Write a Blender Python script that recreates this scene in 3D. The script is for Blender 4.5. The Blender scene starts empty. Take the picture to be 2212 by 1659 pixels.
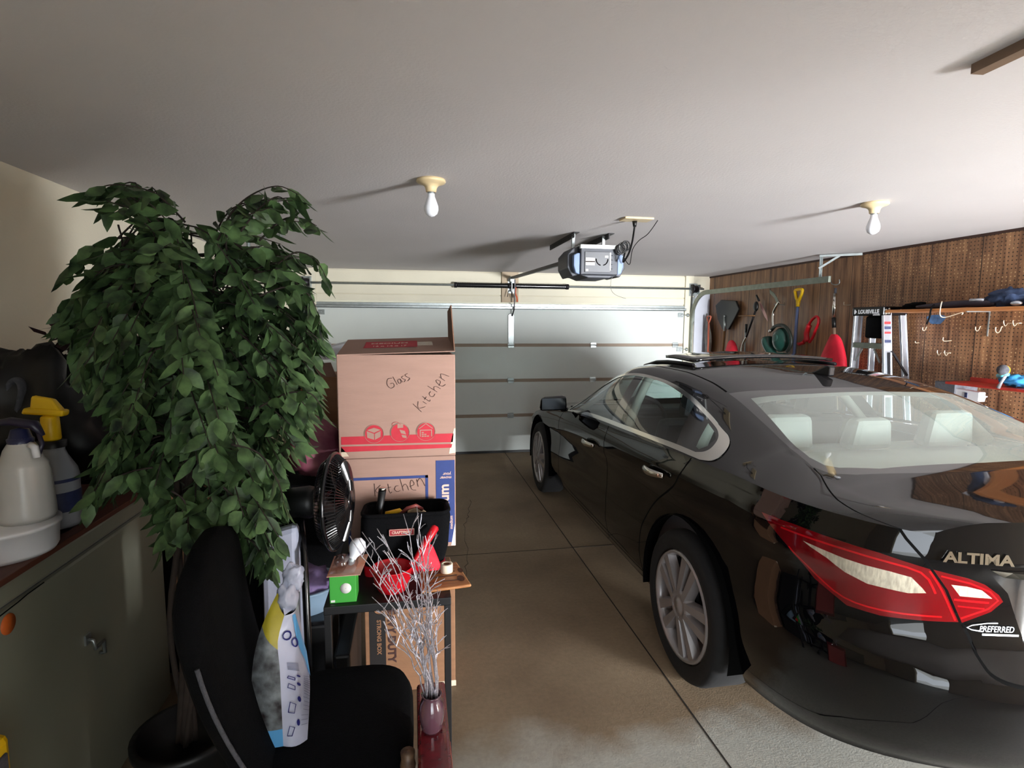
import bpy, bmesh, math, random
from mathutils import Vector, Matrix
PI=math.pi
S=bpy.context.scene
C=S.collection
random.seed(7)
# ---------------------------------------------------------------- camera
FPX=1200.0; YAW,PITCH,ROLL=.17684,.10715,.00539; CZ=1.7024
_f=Vector((math.sin(YAW)*math.cos(PITCH),math.cos(YAW)*math.cos(PITCH),-math.sin(PITCH)))
_r=Vector((math.cos(YAW),-math.sin(YAW),0)); _u=_r.cross(_f)
_r,_u=math.cos(ROLL)*_r+math.sin(ROLL)*_u,-math.sin(ROLL)*_r+math.cos(ROLL)*_u
cam=bpy.data.objects.new('camera',bpy.data.cameras.new('camera')); C.objects.link(cam)
cam.matrix_world=Matrix(((_r.x,_u.x,-_f.x,0),(_r.y,_u.y,-_f.y,0),(_r.z,_u.z,-_f.z,CZ),(0,0,0,1)))
cam.data.sensor_width=36; cam.data.lens=FPX/2212*36; cam.data.clip_start=.02
S.camera=cam
def at(px,py,X=None,Y=None,Z=None):
    """a point of the place seen at a pixel, on a given plane"""
    d=_f+(px-1106)/FPX*_r-(py-829.5)/FPX*_u
    t=X/d.x if X is not None else Y/d.y if Y is not None else (Z-CZ)/d.z
    return Vector((0,0,CZ))+d*t
# ---------------------------------------------------------------- room size, light, exposure
XL,XR,YD,YR,ZC=-1.694,4.073,7.217,-.95,2.372
DX0,DX1,DZ=2.95,3.98,1.62            # open back door in the rear wall, behind the car
w=bpy.data.worlds.new('World'); S.world=w; w.use_nodes=True
w.node_tree.nodes['Background'].inputs[0].default_value=(.75,.85,1,1); w.node_tree.nodes['Background'].inputs[1].default_value=1.0
def area(name,loc,direction,sx,sy,power,color,spread=180):
    l=bpy.data.lights.new(name,'AREA'); l.spread=math.radians(spread); l.shape='RECTANGLE'; l.size=sx; l.size_y=sy; l.energy=power; l.color=color
    o=bpy.data.objects.new(name,l); C.objects.link(o); o.location=loc
    o.rotation_euler=Vector(direction).to_track_quat('-Z','Y').to_euler(); return o
area('daylight_at_back_door',((DX0+DX1)/2+.5,YR-3.0,.84),(-.12,1,.0),5.6,1.66,1700,(.95,.975,1.0),150)
HX0,HX1=-.35,.75                      # unseen gap added in the rear wall for the fill light
area('added_fill_light',((HX0+HX1)/2,YR-.13,1.05),(.15,1,.0),1.06,1.9,3.5,(.93,.98,1.0),120)  # added fill with no known source, lifting the floor and lower door
S.view_settings.view_transform='Standard'; S.view_settings.look='None'; S.view_settings.gamma=1; S.view_settings.use_curve_mapping=False
S.view_settings.exposure=1.78
S.cycles.max_bounces=12; S.cycles.diffuse_bounces=6; S.cycles.transparent_max_bounces=16; S.cycles.glossy_bounces=6
S.cycles.use_denoising=True
# ---------------------------------------------------------------- materials
def lin(c):
    c=c/255; return c/12.92 if c<=.04045 else ((c+.055)/1.055)**2.4
def rgb(*c): return tuple(lin(v) for v in c)+(1,)
def mat(name,c,rough=.6,metal=0,var=.12,scale=8,bump=0,bscale=60,coat=0,spec=.5,trans=0,alpha=1,sheen=0,c2=None,stretch=(1,1,1)):
    m=bpy.data.materials.new(name); m.use_nodes=True; nt=m.node_tree; N=nt.nodes; L=nt.links
    b=N['Principled BSDF']; col=rgb(*c)
    tc=N.new('ShaderNodeTexCoord'); mp=N.new('ShaderNodeMapping'); mp.inputs['Scale'].default_value=stretch
    L.new(tc.outputs['Object'],mp.inputs['Vector'])
    if var or c2:
        n=N.new('ShaderNodeTexNoise'); n.inputs['Scale'].default_value=scale; n.inputs['Detail'].default_value=5
        L.new(mp.outputs[0],n.inputs['Vector'])
        r=N.new('ShaderNodeValToRGB'); r.color_ramp.elements[0].position=.3; r.color_ramp.elements[1].position=.7
        r.color_ramp.elements[0].color=rgb(*c2) if c2 else tuple(v*(1-var) for v in col[:3])+(1,)
        r.color_ramp.elements[1].color=tuple(min(1,v*(1+var*(0 if c2 else 1))) for v in col[:3])+(1,)
        L.new(n.outputs[0],r.inputs[0]); L.new(r.outputs[0],b.inputs['Base Color'])
    else: b.inputs['Base Color'].default_value=col
    b.inputs['Roughness'].default_value=rough; b.inputs['Metallic'].default_value=metal
    b.inputs['Specular IOR Level'].default_value=spec
    if coat: b.inputs['Coat Weight'].default_value=coat; b.inputs['Coat Roughness'].default_value=.03
    if trans: b.inputs['Transmission Weight'].default_value=trans
    if sheen: b.inputs['Sheen Weight'].default_value=sheen
    if alpha<1: b.inputs['Alpha'].default_value=alpha
    if bump:
        n2=N.new('ShaderNodeTexNoise'); n2.inputs['Scale'].default_value=bscale; n2.inputs['Detail'].default_value=4
        L.new(mp.outputs[0],n2.inputs['Vector'])
        bp=N.new('ShaderNodeBump'); bp.inputs['Strength'].default_value=bump; bp.inputs['Distance'].default_value=.01
        L.new(n2.outputs[0],bp.inputs['Height']); L.new(bp.outputs[0],b.inputs['Normal'])
    return m
def glassmat(name,tint=(.75,.85,.82),refl=1.0,ior=1.5):
    m=bpy.data.materials.new(name); m.use_nodes=True; nt=m.node_tree; N=nt.nodes; L=nt.links
    for n in list(N): N.remove(n)
    o=N.new('ShaderNodeOutputMaterial'); t=N.new('ShaderNodeBsdfTransparent'); g=N.new('ShaderNodeBsdfGlossy'); mx=N.new('ShaderNodeMixShader'); fr=N.new('ShaderNodeFresnel')
    t.inputs[0].default_value=tint+(1,); g.inputs['Roughness'].default_value=.01; g.inputs[0].default_value=(1,1,1,1); fr.inputs[0].default_value=ior
    ml=N.new('ShaderNodeMath'); ml.operation='MULTIPLY'; ml.inputs[1].default_value=refl; ml.use_clamp=True
    # Fresnel is read on the outer side for both faces of the thin pane
    geo=N.new('ShaderNodeNewGeometry'); 
    L.new(fr.outputs[0],ml.inputs[0]); L.new(ml.outputs[0],mx.inputs[0]); L.new(t.outputs[0],mx.inputs[1]); L.new(g.outputs[0],mx.inputs[2]); L.new(mx.outputs[0],o.inputs[0])
    return m
# ---------------------------------------------------------------- mesh builder
class MB:
    def __init__(s): s.v=[]; s.f=[]; s.m=[]; s.mi=0; s.sm=[]; s.smooth=False
    def add(s,vs,fs):
        n=len(s.v); s.v+=[Vector(v) for v in vs]; s.f+=[tuple(i+n for i in f) for f in fs]; s.m+=[s.mi]*len(fs); s.sm+=[s.smooth]*len(fs); return s
    def box(s,a,b):
        x0,y0,z0=a; x1,y1,z1=b
        return s.add([(x0,y0,z0),(x1,y0,z0),(x1,y1,z0),(x0,y1,z0),(x0,y0,z1),(x1,y0,z1),(x1,y1,z1),(x0,y1,z1)],[(0,3,2,1),(4,5,6,7),(0,1,5,4),(1,2,6,5),(2,3,7,6),(3,0,4,7)])
    def obox(s,c,ax,ay,az):
        c=Vector(c); ax,ay,az=Vector(ax),Vector(ay),Vector(az); vs=[]
        for k in(-1,1):
            for i,j in((-1,-1),(1,-1),(1,1),(-1,1)): vs.append(c+ax*i+ay*j+az*k)
        return s.add(vs,[(0,3,2,1),(4,5,6,7),(0,1,5,4),(1,2,6,5),(2,3,7,6),(3,0,4,7)])
    def hexa(s,vs): return s.add(vs,[(0,3,2,1),(4,5,6,7),(0,1,5,4),(1,2,6,5),(2,3,7,6),(3,0,4,7)])
    def tube(s,pts,r,n=8,cap=True,up=None,flat=None):
        """tube along points; r number or list; flat=(a,b) multiplies the two section axes"""
        pts=[Vector(p) for p in pts]; m=len(pts); rs=r if isinstance(r,(list,tuple)) else [r]*m
        rings=[]; prev=None; sm=s.smooth; s.smooth=n>4
        for i,p in enumerate(pts):
            t=(pts[min(i+1,m-1)]-pts[max(i-1,0)]); t=t.normalized() if t.length>1e-9 else Vector((0,0,1))
            if prev is None:
                a=Vector(up) if up is not None else (Vector((0,0,1)) if abs(t.z)<.9 else Vector((1,0,0)))
                e1=(a-t*a.dot(t)).normalized()
            else: e1=(prev-t*prev.dot(t)); e1=e1.normalized() if e1.length>1e-6 else prev
            prev=e1; e2=t.cross(e1); fa,fb=flat or (1,1)
            off=PI/4 if n==4 else 0
            rings.append([p+(e1*math.cos(2*PI*k/n+off)*fa+e2*math.sin(2*PI*k/n+off)*fb)*rs[i] for k in range(n)])
        vs=[v for R in rings for v in R]; fs=[]
        for i in range(m-1):
            for k in range(n): fs.append((i*n+k,i*n+(k+1)%n,(i+1)*n+(k+1)%n,(i+1)*n+k))
        if cap: fs+= [tuple(range(n-1,-1,-1)),tuple(range((m-1)*n,m*n))]
        s.add(vs,fs); s.smooth=sm; return s
    def lathe(s,prof,c,axis=(0,0,1),n=24,cap=False):
        """profile of (radius,height) about the axis at c"""
        ax=Vector(axis).normalized(); a=Vector((1,0,0)) if abs(ax.x)<.9 else Vector((0,1,0))
        e1=(a-ax*a.dot(ax)).normalized(); e2=ax.cross(e1); c=Vector(c); sm=s.smooth; s.smooth=True
        vs=[c+ax*h+(e1*math.cos(2*PI*k/n)+e2*math.sin(2*PI*k/n))*r for r,h in prof for k in range(n)]; fs=[]
        for i in range(len(prof)-1):
            for k in range(n): fs.append((i*n+k,i*n+(k+1)%n,(i+1)*n+(k+1)%n,(i+1)*n+k))
        if cap: fs+=[tuple(range(n-1,-1,-1)),tuple(range((len(prof)-1)*n,len(prof)*n))]
        s.add(vs,fs); s.smooth=sm; return s
    def ball(s,c,r,sc=(1,1,1),n=16,m=10):
        prof=[(max(math.sin(PI*i/m),1e-4)*r,-math.cos(PI*i/m)*r) for i in range(m+1)]; k=len(s.v)
        s.lathe(prof,(0,0,0),n=n); c=Vector(c)
        for i in range(k,len(s.v)): v=s.v[i]; s.v[i]=c+Vector((v.x*sc[0],v.y*sc[1],v.z*sc[2]))
        return s
    def prism(s,poly,o,ex,ey,ez):
        """2-D polygon in the frame (ex,ey) at o, extruded by the vector ez"""
        o=Vector(o); ex,ey,ez=Vector(ex),Vector(ey),Vector(ez); n=len(poly)
        vs=[o+ex*x+ey*y for x,y in poly]+[o+ex*x+ey*y+ez for x,y in poly]
        fs=[tuple(range(n-1,-1,-1)),tuple(range(n,2*n))]+[(i,(i+1)%n,n+(i+1)%n,n+i) for i in range(n)]
        return s.add(vs,fs)
    def blob(s,c,r,seed=0,amp=.2,freq=3,n=28,m=18,sc=(1,1,1)):
        from mathutils import noise
        k=len(s.v); s.ball((0,0,0),1,n=n,m=m); c=Vector(c)
        for i in range(k,len(s.v)):
            v=s.v[i]; d=1+amp*noise.noise(v*freq+Vector((seed,seed*2,3)))+amp*.5*noise.noise(v*freq*2.3+Vector((seed,1,seed)))
            s.v[i]=c+Vector((v.x*sc[0],v.y*sc[1],v.z*sc[2]))*r*d
        return s
ORG={}
def link(name,me,parent,loc=None):
    o=bpy.data.objects.new(name,me); C.objects.link(o)
    if parent: o.parent=parent; ORG[o]=ORG[parent]
    else: o.location=loc; ORG[o]=Vector(loc)
    return o
def P(name,B,m,parent=None,loc=None,bevel=0,label=None,cat=None,group=None,kind=None,subsurf=0,fix=True):
    """one mesh object: a part of parent, or a top-level thing standing at loc; vertices are given in the place's own metres"""
    if parent is None and loc is None:
        xs=[v.x for v in B.v]; ys=[v.y for v in B.v]; zs=[v.z for v in B.v]
        loc=((min(xs)+max(xs))/2,(min(ys)+max(ys))/2,min(zs))
    org=ORG[parent] if parent else Vector(loc)
    me=bpy.data.meshes.new(name); me.from_pydata([tuple(v-org) for v in B.v],[],B.f)
    ms=m if isinstance(m,(list,tuple)) else [m]
    for x in ms: me.materials.append(x)
    me.polygons.foreach_set('material_index',B.m); me.polygons.foreach_set('use_smooth',B.sm)
    if fix:
        bm=bmesh.new(); bm.from_mesh(me); bmesh.ops.recalc_face_normals(bm,faces=bm.faces); bm.to_mesh(me); bm.free()
    me.update()
    o=link(name,me,parent,loc)
    if bevel:
        b=o.modifiers.new('bevel','BEVEL'); b.width=bevel; b.segments=2; b.limit_method='ANGLE'
    if subsurf:
        b=o.modifiers.new('sub','SUBSURF'); b.levels=b.render_levels=subsurf
    if label: o['label']=label
    if cat: o['category']=cat
    if group: o['group']=group
    if kind: o['kind']=kind
    return o
def T(name,label,cat,loc,group=None,kind=None):
    o=bpy.data.objects.new(name,None); C.objects.link(o); o.location=loc; o.empty_display_size=.1; ORG[o]=Vector(loc)
    if kind: o['kind']=kind
    else: o['label']=label; o['category']=cat
    if group: o['group']=group
    return o
def dup(root,loc,label=None,group=None):
    r=root.copy(); C.objects.link(r); r.location=loc; ORG[r]=Vector(loc)
    if label: r['label']=label
    if group: r['group']=group
    for ch in list(root.children):
        c=ch.copy(); C.objects.link(c); c.parent=r; ORG[c]=ORG[r]
        for g in list(ch.children):
            d=g.copy(); C.objects.link(d); d.parent=c; ORG[d]=ORG[r]
    return r
def text(name,s,size,o,ex,ey,m,parent,depth=.001,bold=0,align='LEFT',shear=0,label=None,sx=1):
    """raised lettering lying on a surface: ex reading direction, ey up direction of the letters"""
    cu=bpy.data.curves.new(name,'FONT'); cu.body=s; cu.size=size; cu.extrude=depth/2; cu.offset=bold; cu.align_x=align; cu.shear=shear; cu.resolution_u=3
    t=bpy.data.objects.new('t',cu); C.objects.link(t)
    me=bpy.data.meshes.new_from_object(t.evaluated_get(bpy.context.evaluated_depsgraph_get())); bpy.data.objects.remove(t); bpy.data.curves.remove(cu)
    ex=Vector(ex).normalized(); ey=Vector(ey); ey=(ey-ex*ey.dot(ex)).normalized(); ez=ex.cross(ey); o=Vector(o); org=ORG[parent]
    for v in me.vertices:
        p=v.co; v.co=o+ex*p.x*sx+ey*p.y+ez*(p.z+depth/2)-org
    me.materials.clear(); me.materials.append(m); me.name=name
    ob=link(name,me,parent)
    if label: ob['label']=label
    return ob
def arc(c,e1,e2,r,a0,a1,n=10,r2=None):
    c,e1,e2=Vector(c),Vector(e1),Vector(e2); r2=r2 or r
    return [c+e1*math.cos(a0+(a1-a0)*i/n)*r+e2*math.sin(a0+(a1-a0)*i/n)*r2 for i in range(n+1)]
def smoothpts(pts,n=6):
    """Catmull-Rom through the points"""
    P_=[Vector(p) for p in pts]; o=[]
    for i in range(len(P_)-1):
        a,b,c,d=P_[max(i-1,0)],P_[i],P_[i+1],P_[min(i+2,len(P_)-1)]
        for k in range(n):
            t=k/n; o.append(.5*((2*b)+(c-a)*t+(2*a-5*b+4*c-d)*t*t+(3*b-a-3*c+d)*t**3))
    return o+[P_[-1]]
X,Y,Z=Vector((1,0,0)),Vector((0,1,0)),Vector((0,0,1))
# ---------------------------------------------------------------- palette
WHITE_PAINT=mat('white_ceiling_paint',(206,202,202),.85,var=.03,scale=1.2,bump=.15,bscale=90)
CREAM=mat('cream_wall_paint',(216,210,190),.8,var=.04,scale=2,bump=.1,bscale=70)
TRIMW=mat('white_trim_paint',(214,212,208),.6,var=.03)
DOORP=mat('garage_door_panel_paint',(208,214,210),.85,var=.02,scale=3,bump=.08,bscale=200)
SEAMB=mat('door_seam_tan',(158,142,126),.7,var=.1,scale=20,stretch=(.2,1,1))
GALV=mat('galvanised_steel',(165,172,172),.38,metal=.85,var=.12,scale=25,bump=.05)
GALVD=mat('dull_zinc_steel',(128,134,124),.5,metal=.7,var=.15,scale=18)
DARKST=mat('dark_oiled_steel',(34,31,34),.45,metal=.5,var=.2)
BLACKP=mat('black_plastic',(12,12,13),.45,var=.1)
BLACKG=mat('glossy_black_plastic',(14,14,16),.18,var=.1)
BLACKF=mat('black_fabric',(7,7,9),.95,var=.25,scale=60,bump=.4,bscale=300,sheen=0,spec=.15)
GREYF=mat('grey_fabric',(78,78,84),.95,var=.2,scale=60,bump=.4,bscale=300)
WHITEPL=mat('white_plastic',(222,222,226),.35,var=.04)
CARD=mat('corrugated_cardboard',(154,122,108),.85,var=.06,scale=5,bump=.1,bscale=40,stretch=(1,1,6))
CARDD=mat('brown_cardboard',(132,94,66),.85,var=.1,scale=6,bump=.1,stretch=(1,1,6))
CARDI=mat('cardboard_inner',(122,88,68),.9,var=.1)
REDINK=mat('red_ink',(176,32,48),.7,var=.08,scale=30)
BLUEINK=mat('blue_ink',(36,54,110),.7,var=.08,scale=30)
BLACKINK=mat('black_marker',(62,36,32),.8,var=.2,scale=50)
TAPE=mat('clear_packing_tape',(214,196,172),.25,var=.1,scale=30)
RED=mat('red_plastic',(196,20,34),.32,var=.08)
REDCLOTH=mat('red_nylon_cloth',(214,24,50),.7,var=.12,scale=12,bump=.3,bscale=25)
YELLOW=mat('yellow_plastic',(236,190,20),.4,var=.06)
WOOD=mat('pine_wood',(186,128,76),.55,c2=(150,92,48),scale=6,stretch=(1,14,14))
WOODH=mat('ash_handle_wood',(150,108,66),.6,c2=(110,76,46),scale=10,stretch=(12,12,1))
CHROME=mat('chrome',(225,222,214),.14,metal=1,var=.02)
ALU=mat('brushed_aluminium',(205,210,220),.32,metal=.8,var=.06,scale=30,stretch=(20,20,1))
BRASS=mat('cream_porcelain',(214,192,150),.4,var=.06)
GAP=mat('panel_gap_black',(3,3,3),.9,var=0,spec=.1)
CK=1.1; CMID=2.2396; CY=2.3709   # scale, centre line X, rear axle Y
def interp(x,xs,ys):
    # monotone-ish cubic hermite through points (xs ascending)
    n=len(xs)
    if x<=xs[0]:return ys[0]
    if x>=xs[-1]:return ys[-1]
    i=0
    while x>xs[i+1]:i+=1
    def sl(j):
        if j==0:return (ys[1]-ys[0])/(xs[1]-xs[0])
        if j==n-1:return (ys[-1]-ys[-2])/(xs[-1]-xs[-2])
        a=(ys[j]-ys[j-1])/(xs[j]-xs[j-1]);b=(ys[j+1]-ys[j])/(xs[j+1]-xs[j])
        if a*b<=0:return 0.0
        return 2*a*b/(a+b)
    h=xs[i+1]-xs[i];t=(x-xs[i])/h
    m0=sl(i)*h;m1=sl(i+1)*h
    return (2*t**3-3*t*t+1)*ys[i]+(t**3-2*t*t+t)*m0+(-2*t**3+3*t*t)*ys[i+1]+(t**3-t*t)*m1
ST=[ # s, z0, wr, zr, wb, zb
(-1.02,1.035,.50,1.020,.70,.965),(-.9,1.035,.58,1.015,.76,.97),(-.75,1.035,.64,1.015,.80,.98),(-.58,1.045,.655,1.02,.83,.985),
(-.35,1.115,.65,1.07,.85,.99),(-.1,1.195,.63,1.145,.865,.985),(.15,1.268,.61,1.215,.872,.978),(.4,1.312,.60,1.262,.876,.966),
(.7,1.335,.60,1.285,.88,.953),(1.0,1.338,.60,1.287,.88,.94),(1.25,1.325,.61,1.27,.88,.93),(1.5,1.265,.625,1.205,.88,.918),
(1.8,1.105,.65,1.065,.88,.895),(2.05,.985,.67,.955,.875,.87),(2.2,.925,.68,.895,.87,.855),(2.8,.84,.68,.82,.86,.77),
(3.2,.77,.64,.75,.84,.68),(3.5,.68,.56,.66,.78,.60),(3.68,.58,.40,.57,.55,.55)]
_s=[r[0] for r in ST]
def col(k):
    ys=[r[k] for r in ST]
    return lambda x:interp(x,_s,ys)
Z0,WR,ZR,WB,ZB=[col(k) for k in range(1,6)]
# plan outline at belt level: rear superellipse, side, front superellipse
L0=-.30;LR=.72;PR=2.7;L1=3.05;LF=.66;PF=2.5
def outline(n_side=70):
    pts=[]
    W0=WB(L0)
    for i in range(61):
        th=math.pi/2*(1-i/60)
        pts.append((L0-LR*max(0,math.sin(th))**(2/PR),W0*max(0,math.cos(th))**(2/PR)))
    for i in range(1,n_side+1):
        l=L0+(L1-L0)*i/n_side;pts.append((l,WB(l)))
    W1=WB(L1)
    for i in range(1,61):
        th=math.pi/2*i/60
        pts.append((L1+LF*max(0,math.sin(th))**(2/PF),W1*max(0,math.cos(th))**(2/PF)))
    return pts
OUT=outline()
ARC=[0]
for i in range(1,len(OUT)):
    ARC.append(ARC[-1]+math.hypot(OUT[i][0]-OUT[i-1][0],OUT[i][1]-OUT[i-1][1]))
AMAX=ARC[-1]
def at_arc(a):
    a=min(max(a,0),AMAX);lo,hi=0,len(ARC)-1
    while hi-lo>1:
        m=(lo+hi)//2
        if ARC[m]<=a:lo=m
        else:hi=m
    t=(a-ARC[lo])/(ARC[hi]-ARC[lo]);p,q=OUT[lo],OUT[hi]
    return p[0]+(q[0]-p[0])*t,p[1]+(q[1]-p[1])*t
def normal(a):
    e=.03
    a0=max(a-e,0);a1=min(a+e,AMAX)
    p=at_arc(a0);q=at_arc(a1)
    dl,dw=q[0]-p[0],q[1]-p[1]
    if a<e: dl,dw=dl*a/e,dw   # symmetric at the centre
    n=math.hypot(dl,dw) or 1
    return -dw/n,dl/n   # outward: rear->-l, side->+w
# careful: going from rear centre to side, outward normal = (-dw, dl)
SO=([0,.12,.28,.42,.55,.66,.74,.80,.88,.95,1],[-.045,.0,.022,.022,.016,.014,.02,.036,.036,.02,0])
RO=([0,.1,.25,.38,.46,.50,.56,.68,.8,.92,1],[.0,.055,.09,.095,.085,.05,.0,-.01,-.012,.0,0])
def zbelt(a):
    l,w=at_arc(a)
    return ZB(l)
def zbot(a):
    return interp(abs(a),[0,.5,1.0,1.3,4.3,4.9,5.9],[.29,.285,.225,.20,.20,.20,.20])
def F(a,z):
    """shell point (l,w,z); a signed arc from rear centre, + is the left side"""
    s=1 if a>=0 else -1;a_=abs(a)
    l,w=at_arc(a_);nl,nw=normal(a_)
    zb=min(ZB(max(l,-1.02)),1.0);zo=zbot(a_);tau=min(max((z-zo)/(zb-zo),0),1)
    so=interp(tau,*SO);ro=interp(tau,*RO)
    k=max(0,-nl)**1.5 if nl<0 else max(0,nl)**1.5
    o=so*(1-k)+ro*k
    return l+nl*o,s*(w+nw*o),z
# edge of the deck for each station
SE=-1.02;SF=3.68
WC=.62
def edge_rear(s):
    # map s in [L0..SE] -> theta along ellipse from side to corner WC
    q=(L0-s)/(L0-SE)
    thc=math.acos((WC/WB(L0))**(PR/2))
    th=thc*q**1.0
    # equalise near the start
    return L0-LR*math.sin(th)**(2/PR) if th>0 else L0, WB(L0)*math.cos(th)**(2/PR)
def edge_front(s):
    q=(s-L1)/(SF-L1)
    thc=math.acos((.5/WB(L1))**(PF/2));th=thc*q
    return (L1+LF*math.sin(th)**(2/PF) if th>0 else L1), WB(L1)*math.cos(th)**(2/PF)
def U(s,v):
    """upper surface; v signed -1..1 , |v|=1 belt edge"""
    sg=1 if v>=0 else -1;v=abs(v)
    if s<L0: le,we=edge_rear(s);c=-LR
    elif s>L1: le,we=edge_front(s)
    else: le,we=s,WB(s)
    zb=ZB(max(le,SE));z0,wr,zr=Z0(s),WR(s),ZR(s)
    if s<L0: wr=min(wr,we*.9)
    if s>L1: wr=min(wr,we*.85)
    V=.62
    # cross-section control polyline (w,z) -> blend
    if v<=V:
        u=v/V
        w=wr*u; z=z0-(z0-zr)*(.72*u**2+.28*u**8)
    else:
        u=(v-V)/(1-V)
        # quadratic bezier-ish from rail to belt with bulge
        cw=wr+(we-wr)*.30;cz=zr-(zr-zb)*.16
        mw=(wr+we)/2+ (zr-zb)*.07;mz=(zr+zb)/2+.012
        # catmull through rail, mid, belt with rounded top
        b0=(1-u)**3;b1=3*u*(1-u)**2;b2=3*u*u*(1-u);b3=u**3
        p1=(wr+(we-wr)*.22+.02,zr-(zr-zb)*.10);p2=(we-(we-wr)*.22+.005,zb+(zr-zb)*.36)
        w=b0*wr+b1*p1[0]+b2*p2[0]+b3*we;z=b0*zr+b1*p1[1]+b2*p2[1]+b3*zb
    # longitudinal bend of the row
    x=w/we if we else 0
    if s<L0:
        q=(L0-s)/(L0-SE);lc=s
        # final row follows the outline exactly
        if q>=0:
            W0=WB(L0)
            le_,we_=edge_rear(SE)
            def g(x_):
                ww=min(x_*we_/W0,1);return (LR*(1-ww**PR)**(1/PR)-LR*(1-(we_/W0)**PR)**(1/PR))/(LR-LR*(1-(we_/W0)**PR)**(1/PR))
            base=1-x**2.2
            sh=base*(1-q)+g(x)*q
            l=le+(lc-le)*sh
            # at row s the bend already present at L0
            l+= .10*(1-q)*x*x*0
    elif s>L1:
        q=(s-L1)/(SF-L1);W1=WB(L1);le_,we_=edge_front(SF)
        def g(x_):
            ww=min(x_*we_/W1,1);e=LF*(1-(we_/W1)**PF)**(1/PF)
            return (LF*(1-ww**PF)**(1/PF)-e)/(LF-e)
        sh=(1-x**2.2)*(1-q)+g(x)*q
        l=le+(s-le)*sh
    else: l=s
    return l,sg*w,z
_ROW=[U(SE,1-i/60) for i in range(61)]   # trailing edge of the deck, side -> centre
def ztop(a):
    l,w=at_arc(a)
    if l>SE+.132+.005 or l>0: return ZB(max(min(l,SF),-1.02)) if l<3.3 else ZB(min(l,SF))
    if w>=_ROW[0][1]: return ZB(max(l,-1.02))
    for i in range(60):
        if _ROW[i][1]>=w>=_ROW[i+1][1]:
            t=(w-_ROW[i][1])/((_ROW[i+1][1]-_ROW[i][1]) or 1);return _ROW[i][2]+(_ROW[i+1][2]-_ROW[i][2])*t
    return _ROW[-1][2]
def car(p): # (l,w,z) -> world
    return (CMID-p[1]*CK, CY+p[0]*CK, p[2]*CK)
# ================================================================ room shell
def floor_material():
    m=mat('stained_concrete_floor',(158,138,112),.66,c2=(120,100,78),scale=1.3,bump=.12,bscale=120); nt=m.node_tree; N=nt.nodes; L=nt.links; b=N['Principled BSDF']
    src=b.inputs['Base Color'].links[0].from_socket
    tc=N.new('ShaderNodeTexCoord')
    # concrete wear plus painted-in daylight: pale grey near the camera, noisy edge
    n1=N.new('ShaderNodeTexNoise'); n1.inputs['Scale'].default_value=3.5; n1.inputs['Detail'].default_value=6; L.new(tc.outputs['Object'],n1.inputs['Vector'])
    sx=N.new('ShaderNodeSeparateXYZ'); L.new(tc.outputs['Object'],sx.inputs[0])
    e=N.new('ShaderNodeMath'); e.operation='MULTIPLY_ADD'; e.inputs[1].default_value=.55; L.new(n1.outputs[0],e.inputs[0]); L.new(sx.outputs['Y'],e.inputs[2])
    r=N.new('ShaderNodeValToRGB'); r.color_ramp.elements[0].position=.0; r.color_ramp.elements[1].position=1
    mr=N.new('ShaderNodeMapRange'); mr.inputs[1].default_value=2.18; mr.inputs[2].default_value=2.42; mr.inputs[3].default_value=1; mr.inputs[4].default_value=0; L.new(e.outputs[0],mr.inputs[0])
    mx=N.new('ShaderNodeMix'); mx.data_type='RGBA'; L.new(mr.outputs[0],mx.inputs[0]); L.new(src,mx.inputs[6]); mx.inputs[7].default_value=rgb(184,182,172)
    # fine speckle
    n2=N.new('ShaderNodeTexNoise'); n2.inputs['Scale'].default_value=45; n2.inputs['Detail'].default_value=3; L.new(tc.outputs['Object'],n2.inputs['Vector'])
    m2=N.new('ShaderNodeMix'); m2.data_type='RGBA'; m2.blend_type='MULTIPLY'; m2.inputs[0].default_value=.35; L.new(mx.outputs[2],m2.inputs[6]); L.new(n2.outputs[0],m2.inputs[7])
    g=N.new('ShaderNodeGamma'); g.inputs[1].default_value=1; L.new(m2.outputs[2],b.inputs['Base Color'])
    return m
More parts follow.
